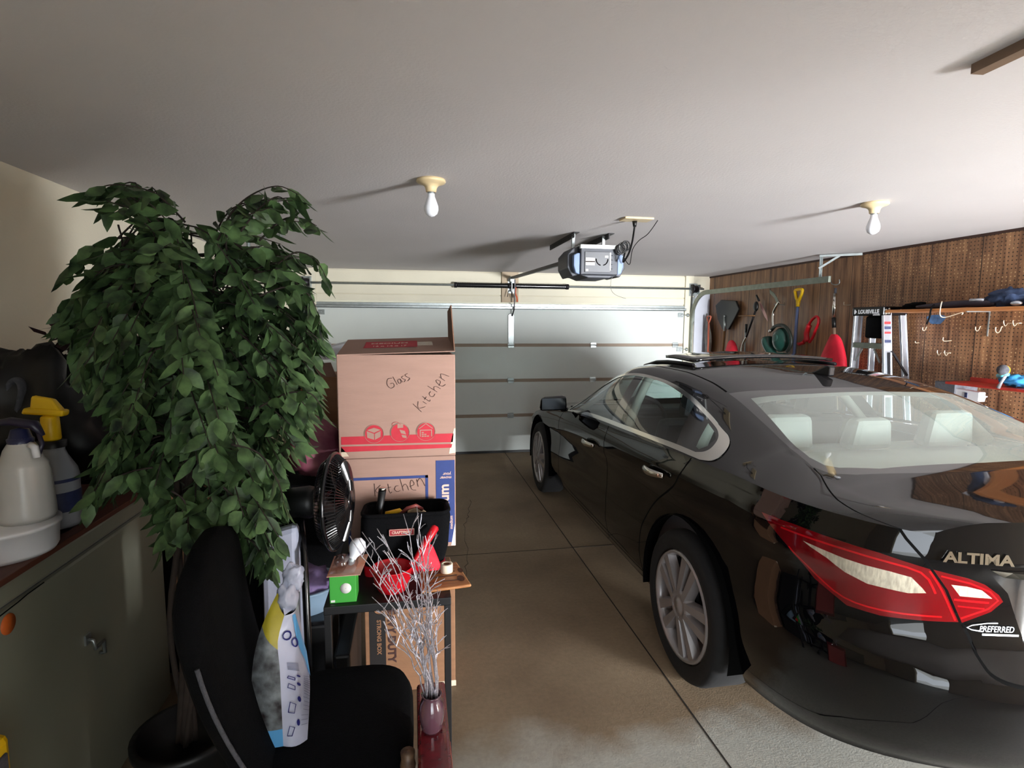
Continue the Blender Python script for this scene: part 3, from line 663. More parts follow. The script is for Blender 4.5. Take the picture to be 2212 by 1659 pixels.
# ---- lower shell
na=150; xs=[-AMAX+2*AMAX*i/(na*2) for i in range(na*2+1)]
bm,lay=flatgrid(xs,lambda a:zbot(a),lambda a:ztop(abs(a)),24)
for sg in(1,-1):
    mir=lambda p:[(a*sg,z) for a,z in p]
    for l in(0,2.776): carve(bm,lay,mir(circle2(A0+l,.325,.385)),9)
    rear=curve2([(1.612,1.02),(1.612,.975),(1.645,.90),(1.70,.83),(1.80,.77),(1.90,.70),(1.99,.60),(2.05,.48),(2.06,.27)],5)
    fl=[(A0+1.02,1.0),(A0+.97,.9),(A0+.95,.6),(A0+.95,.27)]
    ff=[(A0+1.93,1.0),(A0+2.0,.88),(A0+2.05,.7),(A0+2.08,.5),(A0+2.06,.27)]
    sill=[(2.06,.27),(A0+2.06,.27)]
    carve(bm,lay,mir(rear+[(A0+.95,.27),(A0+.95,.6),(A0+.97,.9),(A0+1.02,1.0)]),1 if sg>0 else 3,(0,))
    carve(bm,lay,mir(fl[::-1]+ff[::-1][0:]) if False else mir([(A0+1.02,1.0),(A0+.97,.9),(A0+.95,.6),(A0+.95,.27)]+ff[::-1]),2 if sg>0 else 4,(0,))
    for ln in(rear,fl,ff,sill): carve(bm,lay,mir(strip(ln,.009)),8,(0,1,2,3,4))
    # tail lamps
    t1=[(1.111,.917),(.98,.917),(.872,.909),(.759,.897),(.640,.872),(.6,.815),(.560,.727),(.637,.717),(.745,.705),(.83,.708),(.923,.759),(1.003,.839)]
    t2=[(.632,.872),(.548,.857),(.505,.842),(.468,.815),(.455,.796),(.483,.765),(.552,.726),(.592,.815)]
    carve(bm,lay,mir(t1),10,(0,)); carve(bm,lay,mir(t2),11,(0,))
    carve(bm,lay,mir([(.956,.874),(.914,.868),(.844,.856),(.792,.850),(.731,.846),(.68,.839),(.652,.811),(.642,.798),(.684,.789),(.783,.792),(.839,.812),(.886,.842),(.933,.862)]),12,(10,))
    carve(bm,lay,mir([(.586,.833),(.548,.832),(.511,.825),(.483,.803),(.562,.802)]),13,(11,))
    for ln,wd in(([(1.03,.893),(.9,.888),(.78,.878),(.66,.858),(.62,.80)],.006),([(1.0,.84),(.92,.775),(.84,.730),(.74,.722),(.60,.735)],.005),([(.64,.866),(.605,.81),(.568,.73)],.005)):
        carve(bm,lay,mir(strip(curve2(ln,3),wd)),14,(10,))
    for ln,wd in(([(.612,.855),(.54,.842),(.49,.822),(.468,.798),(.49,.773),(.555,.738)],.005),([(.575,.79),(.49,.79)],.006),([(.565,.772),(.50,.772)],.004)):
        carve(bm,lay,mir(strip(ln,wd)),14,(11,))
    # boot lid seam on the back
    carve(bm,lay,mir(strip([(.735,1.0),(.70,.95),(.655,.90),(.636,.872)],.008)),8,(0,))
    carve(bm,lay,mir(strip(curve2([(.552,.726),(.53,.68),(.518,.64),(.50,.615),(.44,.603),(.3,.60),(0,.60)],4),.008)),8,(0,))
carve(bm,lay,[(-.39,.62),(.39,.62),(.40,.70),(.445,.82),(.495,.872),(-.495,.872),(-.445,.82),(-.40,.70)],15,(0,))
carve(bm,lay,[(-.70,.30),(.70,.30),(.62,.40),(-.62,.40)],16,(0,))
extract(bm,lay,(0,8,16),F,'body_shell',{0:PAINT,8:GAP,16:PAINT},sedan)
for i,nm in((1,'rear_door'),(2,'front_door'),(3,'rear_door'),(4,'front_door')): extract(bm,lay,(i,),F,nm,PAINT,sedan)
# split lamps by side
for f in bm.faces:
    if 10<=f[lay]<=14 and f.calc_center_median().x<0: f[lay]+=20
for of in(0,20):
    extract(bm,lay,[i+of for i in(10,11,12,13,14)],F,'tail_lamp',{10+of:REDLENS,12+of:CLEARLENS,14+of:LENSRED2,11+of:REDLENS,13+of:CLEARLENS},sedan,label='red wraparound tail lamp with clear centre')
extract(bm,lay,(15,),lambda a,z:(F(a,z)[0]+.035*min(1,max(0,.47-abs(a))*10),F(a,z)[1],z),'plate_recess',BLACKG,sedan)
bm.free()
# ---- upper body
ns=118; xs=[SE+(SF-SE)*i/ns for i in range(ns+1)]
bm,lay=flatgrid(xs,lambda x:-1,lambda x:1,60)
dlo=curve2([(1.95,.99),(1.80,.85),(1.60,.76),(1.35,.705),(1.05,.695),(.69,.704),(.274,.744),(-.005,.786),(-.085,.80),(-.134,.84),(-.152,.91),(-.13,.965),(-.06,.990)],4)+[(.449,.986),(1.0,.986),(1.5,.988)]
inn=curve2([(1.90,.966),(1.78,.862),(1.58,.778),(1.35,.724),(1.05,.714),(.69,.722),(.274,.765),(.05,.795),(-.02,.815),(-.055,.85),(-.065,.90),(-.045,.935),(.0,.957)],4)+[(.449,.965),(1.0,.965),(1.5,.966)]
glo=[(.20,.60),(.13,.34),(.12,0),(.13,-.34),(.20,-.60),(-.28,-.605),(-.42,-.617),(-.48,-.59),(-.515,-.516),(-.557,-.28),(-.575,0),(-.557,.28),(-.515,.516),(-.48,.59),(-.42,.617),(-.28,.605)]
gli=[(.10,.545),(.07,.26),(.065,0),(.07,-.26),(.10,-.545),(-.07,-.56),(-.237,-.578),(-.371,-.59),(-.43,-.575),(-.46,-.54),(-.50,-.41),(-.515,0),(-.50,.41),(-.46,.54),(-.43,.575),(-.371,.59),(-.237,.578),(-.07,.56)]
wso=[(1.56,-.585),(1.50,0),(1.56,.585),(2.1,.60),(2.15,0),(2.1,-.60)]
carve(bm,lay,glo,2); carve(bm,lay,gli,1,(2,)); carve(bm,lay,wso,3)
carve(bm,lay,[(1.06,-.42),(1.06,.42),(1.40,.40),(1.40,-.40)],4)   # open sunroof
for sg in(1,-1):
    mir=lambda p:[(a,v*sg) for a,v in p]
    carve(bm,lay,mir(dlo),20 if sg>0 else 40); carve(bm,lay,mir(inn),21 if sg>0 else 41,(20,40))
    carve(bm,lay,mir([(1.12,.69),(.965,1.0),(.84,1.0),(1.0,.69)]),22 if sg>0 else 42,(21,41))
    carve(bm,lay,mir([(.31,.73),(.27,.79),(.165,.98),(-.2,.98),(-.2,.7)]),23 if sg>0 else 43,(21,41))
    carve(bm,lay,mir([(.09,.805),(.0,.824),(-.035,.85),(-.03,.90),(-.0,.935),(.03,.93)]),24 if sg>0 else 44,(23,43))
    for ln,wd in(([(-.43,.62),(-.474,.63),(-.557,.707),(-.649,.796),(-.77,.89),(-.93,1.0)],.009),([(.22,.60),(.6,.585),(1.0,.58),(1.52,.60)],.010),([(2.2,.99),(2.3,.8),(2.25,.3),(2.2,0)],.009),([(2.3,.8),(3.4,.75)],.009)):
        carve(bm,lay,mir(strip(ln,wd)),8,(0,))
trunk=[f for f in bm.faces]
ROOFP=mat('dust_reflection_black_paint',(40,39,40),.6,var=.12,scale=5,coat=1.0,spec=.0); extract(bm,lay,(0,8),U,'roof_and_deck',{0:ROOFP,8:GAP},sedan)  # slight dust, paled to paint in more of the ceiling's grey reflection
rg=extract(bm,lay,(1,2),U,'rear_window',{1:RGLASS,2:FRIT},sedan)
extract(bm,lay,(3,),U,'windscreen',GLASS,sedan)
for b in(20,40):
    extract(bm,lay,(b,),lambda s,v:tuple(c+d for c,d in zip(U(s,v),(0,.004*(1 if v>0 else -1),.002))),'window_trim',CHROME,sedan,label='chrome strip framing the side windows')
    # glass split front / rear / quarter
    for f in bm.faces:
        if f[lay]==b+1: f[lay]=b+5 if f.calc_center_median().x>.98 else b+1
    extract(bm,lay,(b+5,),U,'front_side_window',GLASS,sedan); extract(bm,lay,(b+1,),U,'rear_side_window',GLASS,sedan)
    extract(bm,lay,(b+4,),U,'quarter_window',GLASS,sedan); extract(bm,lay,(b+2,),U,'window_pillar',FRIT,sedan); extract(bm,lay,(b+3,),U,'window_pillar',FRIT,sedan)
bm.free()
# sunroof panel slid up over the roof
def offU(d): 
    return lambda s,v:tuple(c+e for c,e in zip(U(s,v),(0,0,d)))
B=MB(); B.smooth=True; vs=[];fs=[]
for i in range(9):
    for j in range(17):
        s=.80+.34*i/8; v=-.47+.94*j/16; p=U(s,v); vs.append(cw(p[0],p[1],p[2]+.030+.010*i/8))
for i in range(8):
    for j in range(16): a=i*17+j; fs.append((a,a+1,a+18,a+17))
B.add(vs,fs); o=P('sunroof_panel',B,FRIT,sedan); sm=o.modifiers.new('s','SOLIDIFY'); sm.thickness=.02; sm.offset=0
for v in(.475,-.475):
    B=MB(); B.tube([cw(U(s,v)[0],U(s,v)[1],U(s,v)[2]+.008) for s in(.78,.95,1.1,1.25,1.42)],.012,6); P('sunroof_rail',B,DARKST,sedan)
# fin aerial
p=U(.33,.02); B=MB()
B.prism([(-.07,0),(.09,0),(.03,.018),(-.055,.055),(-.075,.05)],cw(p[0],.018,p[2]-.003),Y*K,Z*K,X*.036*K); P('fin_aerial',B,BLACKG,sedan,bevel=.008)
# headliner, pillar liners
B=MB(); B.smooth=True; vs=[];fs=[]
for i in range(21):
    for j in range(21):
        s=.10+1.42*i/20; v=-.60+1.2*j/20; p=U(s,v); vs.append(cw(p[0],p[1]*.985,p[2]-.03))
for i in range(20):
    for j in range(20):
        a=i*21+j; s=.10+1.42*(i+.5)/20; v=-.60+1.2*(j+.5)/20
        if not(1.05<s<1.40 and abs(v)<.42): fs.append((a,a+1,a+22,a+21))
B.add(vs,fs); P('headliner',B,LINER,sedan,fix=False)
for sg in(1,-1):
    for s0,s1,wd in((1.08,.90,.05),(.26,.12,.07),(1.55,2.05,.035)):
        pts=[]
        for i in range(6):
            t=i/5; p=U(s0+(s1-s0)*t,(.66+.32*t)*sg); pts.append(cw(p[0],p[1]*.91,p[2]-.02))
        B=MB(); B.tube(pts,wd*K*.55,6); P('pillar_liner',B,LINER,sedan)
# cabin floor, parcel shelf, dashboard, door cards
B=MB(); B.box(cw(-.7,.70,.34),cw(3.3,-.70,.36)); P('floor_pan',B,DASH,sedan)
B=MB(); B.box(cw(.05,.72,.955),cw(-.62,-.72,.975)); P('parcel_shelf',B,LINER,sedan)
B=MB(); B.box(cw(1.85,.76,.62),cw(2.15,-.76,.90)); P('dashboard',B,DASH,sedan,bevel=.04)
for sg in(1,-1):
    B=MB(); B.box(cw(-.05,.84*sg,.36),cw(1.95,.80*sg,.925)); P('door_lining',B,SEATD,sedan)
def seat(l,w_,wid,m,rear=False,name='front_seat'):
    B=MB(); B.box(cw(l,w_+wid/2,.42),cw(l+.50,w_-wid/2,.58))
    tilt=-.10
    B.hexa([cw(l-.02,w_+wid/2,.45),cw(l-.02,w_-wid/2,.45),cw(l+.13,w_-wid/2,.45),cw(l+.13,w_+wid/2,.45),cw(l-.18,w_+wid/2*.9,1.0),cw(l-.18,w_-wid/2*.9,1.0),cw(l-.08,w_-wid/2*.9,1.0),cw(l-.08,w_+wid/2*.9,1.0)])
    s=P(name,B,m,sedan,bevel=.04); return s
def headrest(l,w_,z,m,parent,sc=1):
    B=MB(); B.hexa([cw(l-.05,w_+.13*sc,z),cw(l-.05,w_-.13*sc,z),cw(l+.05,w_-.13*sc,z),cw(l+.05,w_+.13*sc,z),cw(l-.06,w_+.105*sc,z+.17*sc),cw(l-.06,w_-.105*sc,z+.17*sc),cw(l+.02,w_-.105*sc,z+.17*sc),cw(l+.02,w_+.105*sc,z+.17*sc)])
    P('headrest',B,m,parent,bevel=.03)
for w_ in(.38,-.38): s_=seat(1.0,w_,.50,SEATD); headrest(.83,w_,1.02,SEATD,s_)
s_=seat(.22,0,1.36,SEATL,True,'rear_seat')
for w_,sc in((.42,1),(0,.85),(-.42,1)): headrest(.03,w_,.99,SEATL,s_,sc)
# steering wheel
B=MB(); cS=cw(1.62,.38,.86); B.tube(arc(cS,X,(0,.35,.93),.19,0,2*PI,24),.016,6,cap=False); B.box(cS-Vector((.16,.01,.02)),cS+Vector((.16,.02,.02))); P('steering_wheel',B,DASH,sedan)
# wheel arch liners, underbody
for l in(0,2.776):
    for sg in(1,-1):
        B=MB(); c=cw(l,.60*sg,.325); B.smooth=True
        n=24; r=.392*K; vs=[];fs=[]
        for i in range(n+1):
            a=-.20+(PI+.4)*i/n
            for w_ in(.55,.90): vs.append(cw(l+.392*math.cos(a),w_*sg,.325+.392*math.sin(a)))
        for i in range(n): fs.append((2*i,2*i+1,2*i+3,2*i+2))
        B.add(vs,fs); B.smooth=False; B.lathe([(.392*K,0),(.001,0)],cw(l,.55*sg,.325),axis=(-sg,0,0),n=24)
        P('wheel_arch_liner',B,GAP,sedan)
B=MB(); vs=[];n_=80
for i in range(n_+1):
    a=AMAX*i/n_; l,w_,z=F(a,zbot(a)); k_=.93; vs+= [cw(1.3+(l-1.3)*.985,w_*k_,zbot(a)+.012),cw(1.3+(l-1.3)*.985,-w_*k_,zbot(a)+.012)]
B.add(vs,[(2*i,2*i+1,2*i+3,2*i+2) for i in range(n_)]); P('underbody',B,GAP,sedan)
# wheels
def wheel(l,sg):
    c=cw(l,.905*sg,.325); ax=Vector((-sg,0,0)); R=.325*K
    B=MB(); B.lathe([(.235*K,-.02),(.245*K,-.004),(.29*K,.004),(.312*K,-.008),(R,-.035),(R,-.20),(.30*K,-.235),(.235*K,-.235)],c,ax,n=48)
    ty=P('tyre',B,RUBBER,sedan)
    B=MB(); B.lathe([(.237*K,-.016),(.231*K,.0),(.222*K,-.004),(.215*K,-.03),(.20*K,-.20),(.10,-.20)],c,ax,n=48)
    e1=Vector((0,1,0)); e2=Z
    for k in range(5):
        for d in(-1,1):
            a=2*PI*k/5+PI/2+.3; a2=a+d*.20; a1=a+d*.42
            pi_=c+(e1*math.cos(a1)+e2*math.sin(a1))*.052*K+ax*.002; po=c+(e1*math.cos(a2)+e2*math.sin(a2))*.222*K-ax*.010
            dr=(po-pi_).normalized(); sd=dr.cross(ax).normalized()
            w0,w1=.018*K,.031*K
            B.hexa([pi_-sd*w0-ax*.05,pi_+sd*w0-ax*.05,po+sd*w1-ax*.04,po-sd*w1-ax*.04,pi_-sd*w0*.7,pi_+sd*w0*.7,po+sd*w1*.7,po-sd*w1*.7])
    B.lathe([(.075*K,-.05),(.072*K,-.006),(.055*K,.004),(.05*K,-.002),(.03*K,-.002),(.028*K,.004),(.001,.006)],c,ax,n=30)
    rm=P('rim',B,RIMM,ty)
    B=MB(); B.lathe([(.001,-.075),(.15*K,-.075),(.15*K,-.095)],c,ax,n=32); P('brake_disc',B,DARKST,ty)
for l in(0,2.776):
    for sg in(1,-1): wheel(l,sg)
# door handles: curved chrome bars
for a0,a1,z0,z1 in((1.755,1.961,.866,.851),(2.715,2.94,.795,.783)):
    for sg in(1,-1):
        pts=[]
        for i in range(7):
            t=i/6; a=a0+(a1-a0)*t; z=z0+(z1-z0)*t; l,w_,zz=F(a*sg,z); o_=.018+.020*math.sin(PI*t); pts.append(cw(l,w_+sg*o_,zz))
        B=MB(); B.tube(pts,[.010,.013,.015,.016,.017,.018,.014],8,flat=(1.3,.8),up=(0,0,1)); P('door_handle',B,CHROME,sedan)
# mirrors
for sg in(1,-1):
    B=MB(); c=cw(1.80,1.015*sg,.955); B.hexa([c+Vector(v) for v in((-.13,-.02,-.055),(.12,-.02,-.05),(.10,.10,-.03),(-.08,.10,-.03),(-.12,-.02,.07),(.11,-.02,.085),(.09,.08,.06),(-.07,.08,.05))])
    m_=P('wing_mirror',B,PAINT,sedan,bevel=.03)
    B=MB(); B.box(c+Vector((-.105,-.026,-.035)),c+Vector((.095,-.021,.06))); P('mirror_glass',B,mat('dark_mirror',(52,54,56),.12,metal=1,var=0),m_,bevel=.004)
    B=MB(); B.tube([c+Vector((.08*sg,.03,-.04)),cw(1.86,.90*sg,.915)],.022,8); P('mirror_arm',B,PAINT,m_)
# badges and plate on the boot lid
def rearframe(a,z):
    p=Vector(car(F(a,z))); q=Vector(car(F(a-.02,z))); r=Vector(car(F(a,z+.02))); ex=(q-p).normalized(); ey=(r-p).normalized(); n=ex.cross(ey).normalized(); return p,ex,ey,n
p,ex,ey,n=rearframe(.53,.905); q0=Vector(car(F(.615,.903))); q1=Vector(car(F(.452,.906)))
ex=(q1-q0).normalized()
text('model_badge','ALTIMA',.045,q0-n*0+n*.003,ex,ey,CHROME,sedan,.006,.0015,sx=1.0*((q1-q0).length/.155),label='chrome model lettering')
q0=Vector(car(F(.512,.708))); q1=Vector(car(F(.415,.712))); ex=(q1-q0).normalized()
DW=mat('white_decal',(222,226,232),.4,var=.02)
text('dealer_badge','PREFERRED',.027,q0+n*.003,ex,ey,DW,sedan,.0015,.0,shear=.2,sx=((q1-q0).length/.150))
B=MB(); B.tube([q0+ex*x+ey*y+n*.004 for x,y in((.05,.028),(.02,.027),(-.02,.020),(-.035,.012),(-.02,.005),(.01,.001))],.0018,5); B.obox(q0+ex*.06-ey*.009+n*.003,ex*.05,ey*.003,n*.001); P('dealer_badge_swoosh',B,DW,sedan)
B=MB(); vs=[]
zt,zb_=.888,.868
for i in range(25):
    a=-.50+1.0*i/24; k=max(0,1-abs(a)/.5)
    pA=Vector(car(F(a,zt))); pB=Vector(car(F(a*.93,zb_))); nn=Vector((0,-1,0)); d=.004+.022*min(1,k*6)
    vs+= [pA+nn*.002,pA+nn*d,pB+nn*d*.8,pB-nn*.01]
fs=[(4*i+k,4*i+(k+1)%4,4*i+4+(k+1)%4,4*i+4+k) for i in range(24) for k in range(4)]+[(0,1,2,3),(96,97,98,99)]
B.add(vs,fs); P('chrome_garnish',B,CHROME,sedan)
pl=Vector(car(F(0,.76))); yP=pl.y+.012; B=MB(); B.box((CMID-.235,yP-.012,.665*K),(CMID+.235,yP,.845*K)); lp=P('licence_plate',B,DW,sedan,bevel=.006)
B=MB(); zf=(.655*K,.855*K); f_=.014
for a_,b_ in(((CMID-.25,zf[0]),(CMID+.25,zf[0]+f_)),((CMID-.25,zf[1]-f_),(CMID+.25,zf[1])),((CMID-.25,zf[0]),(CMID-.25+f_,zf[1])),((CMID+.25-f_,zf[0]),(CMID+.25,zf[1]))): B.box((a_[0],yP-.02,a_[1]),(b_[0],yP-.008,b_[1]))
P('plate_frame',B,CHROME,lp)
# ================================================================ left side: freezer and what stands on it
ENAM=mat('yellowed_white_enamel',(128,127,112),.3,var=.06,scale=3)
fz=T('chest_freezer','long off-white chest freezer against the left wall with brown board on top','freezer',(-1.4,1.7,0))
B=MB(); B.box((-1.68,.35,.03),(-1.10,2.60,.925)); P('cabinet',B,ENAM,fz,bevel=.012)
B=MB(); B.box((-1.68,.34,.935),(-1.094,2.61,1.0)); P('lid',B,ENAM,fz,bevel=.012)
B=MB(); B.box((-1.67,.36,.92),(-1.112,2.59,.94)); P('lid_gasket',B,GREYF,fz)
B=MB(); B.box((-1.69,.33,1.0),(-1.085,2.58,1.018)); P('top_board',B,mat('dark_reddish_hardboard',(84,44,30),.6,var=.2,scale=8,stretch=(6,1,6)),fz,bevel=.002)
p=at(200,1392,X=-1.1); B=MB(); B.tube([p+Vector((.004,-.03,.035)),p+Vector((.02,-.03,.03)),p+Vector((.024,-.03,-.0)),p+Vector((.02,.03,-.004)),p+Vector((.02,.032,-.05)),p+Vector((.004,.032,-.05))],.006,6); B.box(p+Vector((0,-.045,.02)),p+Vector((.006,-.015,.055))); P('latch',B,GALV,fz)
p=at(17,1348,X=-1.1); B=MB(); B.lathe([(.001,.002),(.028,.002),(.028,0)],p,X,n=24); P('round_sticker',B,mat('orange_sticker',(196,92,30),.6,var=.2),fz)
B=MB(); B.tube([at(0,1331,X=-1.099),at(40,1300,X=-1.099),at(60,1283,X=-1.099),at(95,1258,X=-1.099)],.0016,4); P('scratch',B,GAP,fz)
LW=mat('cloudy_white_polythene',(206,204,200),.3,var=.04,trans=.25)
b=at(60,1121,Y=1.86); zt=b.z
B=MB(); c=(b.x-.045,1.83,1.018); B.lathe([(.001,0),(.118,0),(.125,.012),(.13,zt-1.03),(.136,zt-1.03),(.136,zt-1.018),(.001,zt-1.018)],c,n=40); P('tub',B,WHITEPL,label='white plastic tub on the freezer under the pump sprayer',cat='tub',loc=c)
sp=T('pump_sprayer','cloudy white pump sprayer bottle with navy pump head standing on the tub','sprayer',(b.x,1.86,zt))
c=Vector((b.x,1.86,zt)); h=at(60,945,Y=1.86).z-zt; rw=(at(122,1100,Y=1.86)-at(5,1100,Y=1.86)).length/2
B=MB(); B.lathe([(.001,0),(rw*.92,0),(rw,.015),(rw,h*.12),(rw*.97,h*.3),(rw*.92,h*.58),(rw*.86,h*.66),(rw*.88,h*.69),(rw*.72,h*.74),(rw*.6,h*.86),(rw*.42,h*.95),(rw*.40,h),(.001,h)],c,n=36); P('bottle',B,LW,sp)
B=MB(); B.lathe([(rw*.44,h*.93),(rw*.46,h*.99),(rw*.40,h*1.0),(rw*.30,h*1.10),(.001,h*1.12)],c,n=24); P('screw_cap',B,mat('navy_plastic',(34,38,72),.35),sp)
B=MB(); t_=c+Vector((0,0,h*1.12)); B.tube([t_+Vector((-.07,-.01,.016)),t_+Vector((-.02,0,.02)),t_+Vector((.04,0,.008)),t_+Vector((.06,.0,-.025))],[.010,.018,.02,.008],8,flat=(.7,1)); B.tube([t_+Vector((.045,0,0)),t_+Vector((.062,-.01,-.05)),t_+Vector((.055,-.02,-.08))],.007,6); P('pump_head',B,mat('dark_purple_plastic',(38,34,52),.35),sp)
B=MB(); B.tube([c+Vector((rw*.5,-.02,h*.93)),c+Vector((rw*.75,-.03,h*.90)),c+Vector((rw*.80,-.03,h*.78))],.010,6); P('spout',B,WHITEPL,sp)
b=at(127,1133,Y=2.06); zb2=b.z
ys_=T('trigger_bottle','grey spray bottle with a bright yellow trigger head on the freezer','spray bottle',(b.x,2.06,zb2))
c=Vector((b.x,2.06,zb2)); H=at(120,960,Y=2.06).z-zb2; r2=.068
B=MB(); B.lathe([(.001,0),(r2*.95,0),(r2,.012),(r2,H*.62),(r2*.93,H*.70),(r2*.60,H*.86),(r2*.50,H*.93),(r2*.5,H),(.001,H)],c,n=32); P('bottle',B,mat('cloudy_grey_polythene',(150,152,158),.35,var=.08,trans=.2),ys_)
B=MB(); B.lathe([(r2*1.01,H*.56),(r2*1.02,H*.58),(r2*1.01,H*.60)],c,n=32); B.lathe([(r2*1.01,H*.2),(r2*1.02,H*.22),(r2*1.02,H*.42),(r2*1.01,H*.44)],c,n=32); P('blue_label',B,mat('dark_blue_label',(44,50,84),.5,var=.3,scale=30),ys_)
B=MB(); B.lathe([(r2*.58,H*.97),(r2*.6,H*1.05),(.001,H*1.05)],c,n=24); P('collar',B,BLACKP,ys_)
B=MB(); n0=c+Vector((0,0,H*1.05)); B.tube([n0,n0+Vector((0,0,.085))],[.028,.025],12)
e=_r*1.0; top=n0+Vector((0,0,.09))
B.hexa([top-e*.085-Y*.02-Z*.0,top+e*.055-Y*.02-Z*.008,top+e*.055+Y*.02-Z*.008,top-e*.085+Y*.02,top-e*.075-Y*.02+Z*.022,top+e*.06-Y*.02+Z*.014,top+e*.06+Y*.02+Z*.014,top-e*.075+Y*.02+Z*.022])
B.hexa([top-e*.055-Y*.018+Z*.016,top+e*.05-Y*.018+Z*.008,top+e*.05+Y*.018+Z*.008,top-e*.055+Y*.018+Z*.016,top-e*.05-Y*.012+Z*.062,top+e*.02-Y*.012+Z*.05,top+e*.02+Y*.012+Z*.05,top-e*.05+Y*.012+Z*.062])
P('trigger_head',B,YELLOW,ys_,bevel=.008)
B=MB(); c=(b.x-.02,2.0,1.018); B.lathe([(.001,0),(.085,0),(.10,zb2-1.022),(.095,zb2-1.02),(.001,zb2-1.020)],c,n=32); P('dish',B,mat('grey_green_plastic',(150,158,156),.4),label='shallow grey dish under the yellow-headed spray bottle',cat='dish',loc=c)
# dark bundles behind the bottles
for (cx,cy,cz,r,sc,lb,nm,m) in((-1.40,2.33,1.25,.27,(.95,.75,1.05),'black bin bag heaped on the freezer behind the yellow spray bottle','bin_bag',BLACKP),(-1.42,1.98,1.165,.16,(.9,.7,.9),'small black cloth bundle on the freezer behind the pump sprayer','cloth_bundle',BLACKF)):
    B=MB(); B.blob((cx,cy,cz),r,seed=cx*9+cy,amp=.35,freq=2.5,sc=sc); mz=min(v.z for v in B.v)
    for v in B.v: v.z=max(v.z-mz+1.02-.02,1.0195)
    P(nm,B,m,label=lb,cat='bag' if 'bag' in nm else 'cloth')
B=MB(); B.tube(smoothpts([at(4,900,Y=2.2),at(18,850,Y=2.2),at(30,822,Y=2.2),at(46,826,Y=2.2),at(50,848,Y=2.2),at(42,890,Y=2.2),at(36,930,Y=2.2)],5),[.02]*31,6,flat=(.5,1.2)); P('bag_strap',B,GREYF,label='grey padded strap standing up behind the pump sprayer',cat='strap')
B=MB()
rr=random.Random(5)
for i in range(60):
    px,py=rr.uniform(105,200),rr.uniform(700,765)
    if abs((px-150)/55)+abs((py-735)/34)>1.2: continue
    p=at(px,py,Y=rr.uniform(2.3,2.45)); d=Vector((rr.uniform(-1,1),rr.uniform(-1,.3),rr.uniform(-.6,.6))).normalized(); s_=d.cross(Z).normalized()
    B.add([p,p+d*.04+s_*.022,p+d*.09,p+d*.04-s_*.022],[(0,1,2,3)])
stem=at(165,760,Y=2.38); B.tube([Vector((stem.x,2.38,1.42)),stem,at(140,730,Y=2.38)],.004,4)
P('artificial_flower',B,mat('dark_red_petals',(44,8,14),.8,var=.3),label='dark red artificial flower spray behind the left side of the plant',cat='flower',fix=False)
cv=T('covered_grill','tall black covered bulk standing behind the plant by the left wall','covered grill',(-1.15,3.15,0))
B=MB(); B.hexa([(-1.66,2.75,0),(-.72,2.75,0),(-.72,3.0,0),(-1.66,3.4,0),(-1.62,2.80,1.56),(-.78,2.80,1.48),(-.78,2.98,1.48),(-1.62,3.38,1.56)]); P('cover',B,BLACKF,cv,bevel=.06)
B=MB(); B.tube([(-.80,2.80,.06),(-.80,2.72,.06)],.05,12); P('wheel',B,BLACKP,cv)
p=at(12,1620,X=-1.0); yc=T('tool_case','yellow plastic case at the lower left corner beside the freezer','case',(-1.0,1.38,0))
B=MB(); B.box((-1.09,1.24,0),(-.99,1.47,.70)); P('shell',B,YELLOW,yc,bevel=.02)
B=MB(); B.box((-.992,1.40,.60),(-.984,1.445,.66)); P('latch',B,GREYF,yc,bevel=.003)
# ================================================================ artificial ficus
pt_=T('artificial_ficus','tall leafy green artificial ficus tree behind the black chair','plant',(-.80,1.98,0))
LEAF=mat('ficus_leaf_green',(94,124,76),.5,c2=(17,27,21),scale=18,spec=.3); BARK=mat('grey_brown_bark',(44,34,28),.85,var=.2,scale=30)
B=MB(); B.lathe([(.001,0),(.12,0),(.135,.02),(.16,.25),(.17,.26),(.17,.285),(.15,.285),(.145,.24),(.001,.24)],(-.80,1.98,0),n=32); P('pot',B,BLACKP,pt_)
B=MB()
trunk=smoothpts([(-.80,1.98,.22),(-.78,1.96,.6),(-.75,1.97,1.0),(-.73,1.95,1.35),(-.70,1.93,1.75)],5); B.tube(trunk,[.022-.0007*i for i in range(len(trunk))],8)
for k in range(4): B.tube(smoothpts([(-.80+.03*math.cos(k*1.6),1.98+.03*math.sin(k*1.6),.22),(-.78+.04*math.cos(k*1.6+2),1.96+.04*math.sin(k*1.6+2),.7),(-.75+.03*math.cos(k*1.6+4),1.97+.03*math.sin(k*1.6+4),1.2)],5),.010,6)
P('trunk',B,BARK,pt_)
poly=[(185,400),(330,400),(400,470),(480,500),(520,430),(600,400),(650,420),(685,480),(640,520),(702,580),(680,640),(700,700),(690,790),(700,860),(660,960),(610,1000),(612,1090),(600,1235),(560,1225),(530,1160),(440,1150),(350,1180),(330,1060),(260,1040),(200,1090),(205,1010),(250,900),(190,850),(160,720),(125,690),(175,600),(200,520),(260,500),(230,440)]
rr=random.Random(11)
LB=MB(); LB.smooth=True; TW=MB()
def leaf(p,d,s_,L_,wd):
    n=d.cross(s_).normalized(); curl=rr.uniform(.05,.25)*L_
    def q(t,w_,h): return p+d*(t*L_)+s_*w_*wd+n*h-n*curl*t*t
    f=.18*wd
    LB.add([q(0,0,0),q(.22,.75,f),q(.5,1,f),q(.8,.55,f*.6),q(1,0,0),q(.8,-.55,f*.6),q(.5,-1,f),q(.22,-.75,f),q(.25,0,0),q(.52,0,0),q(.8,0,0)],
      [(0,1,8),(0,8,7),(1,2,9,8),(8,9,6,7),(2,3,10,9),(9,10,5,6),(3,4,10),(10,4,5)])
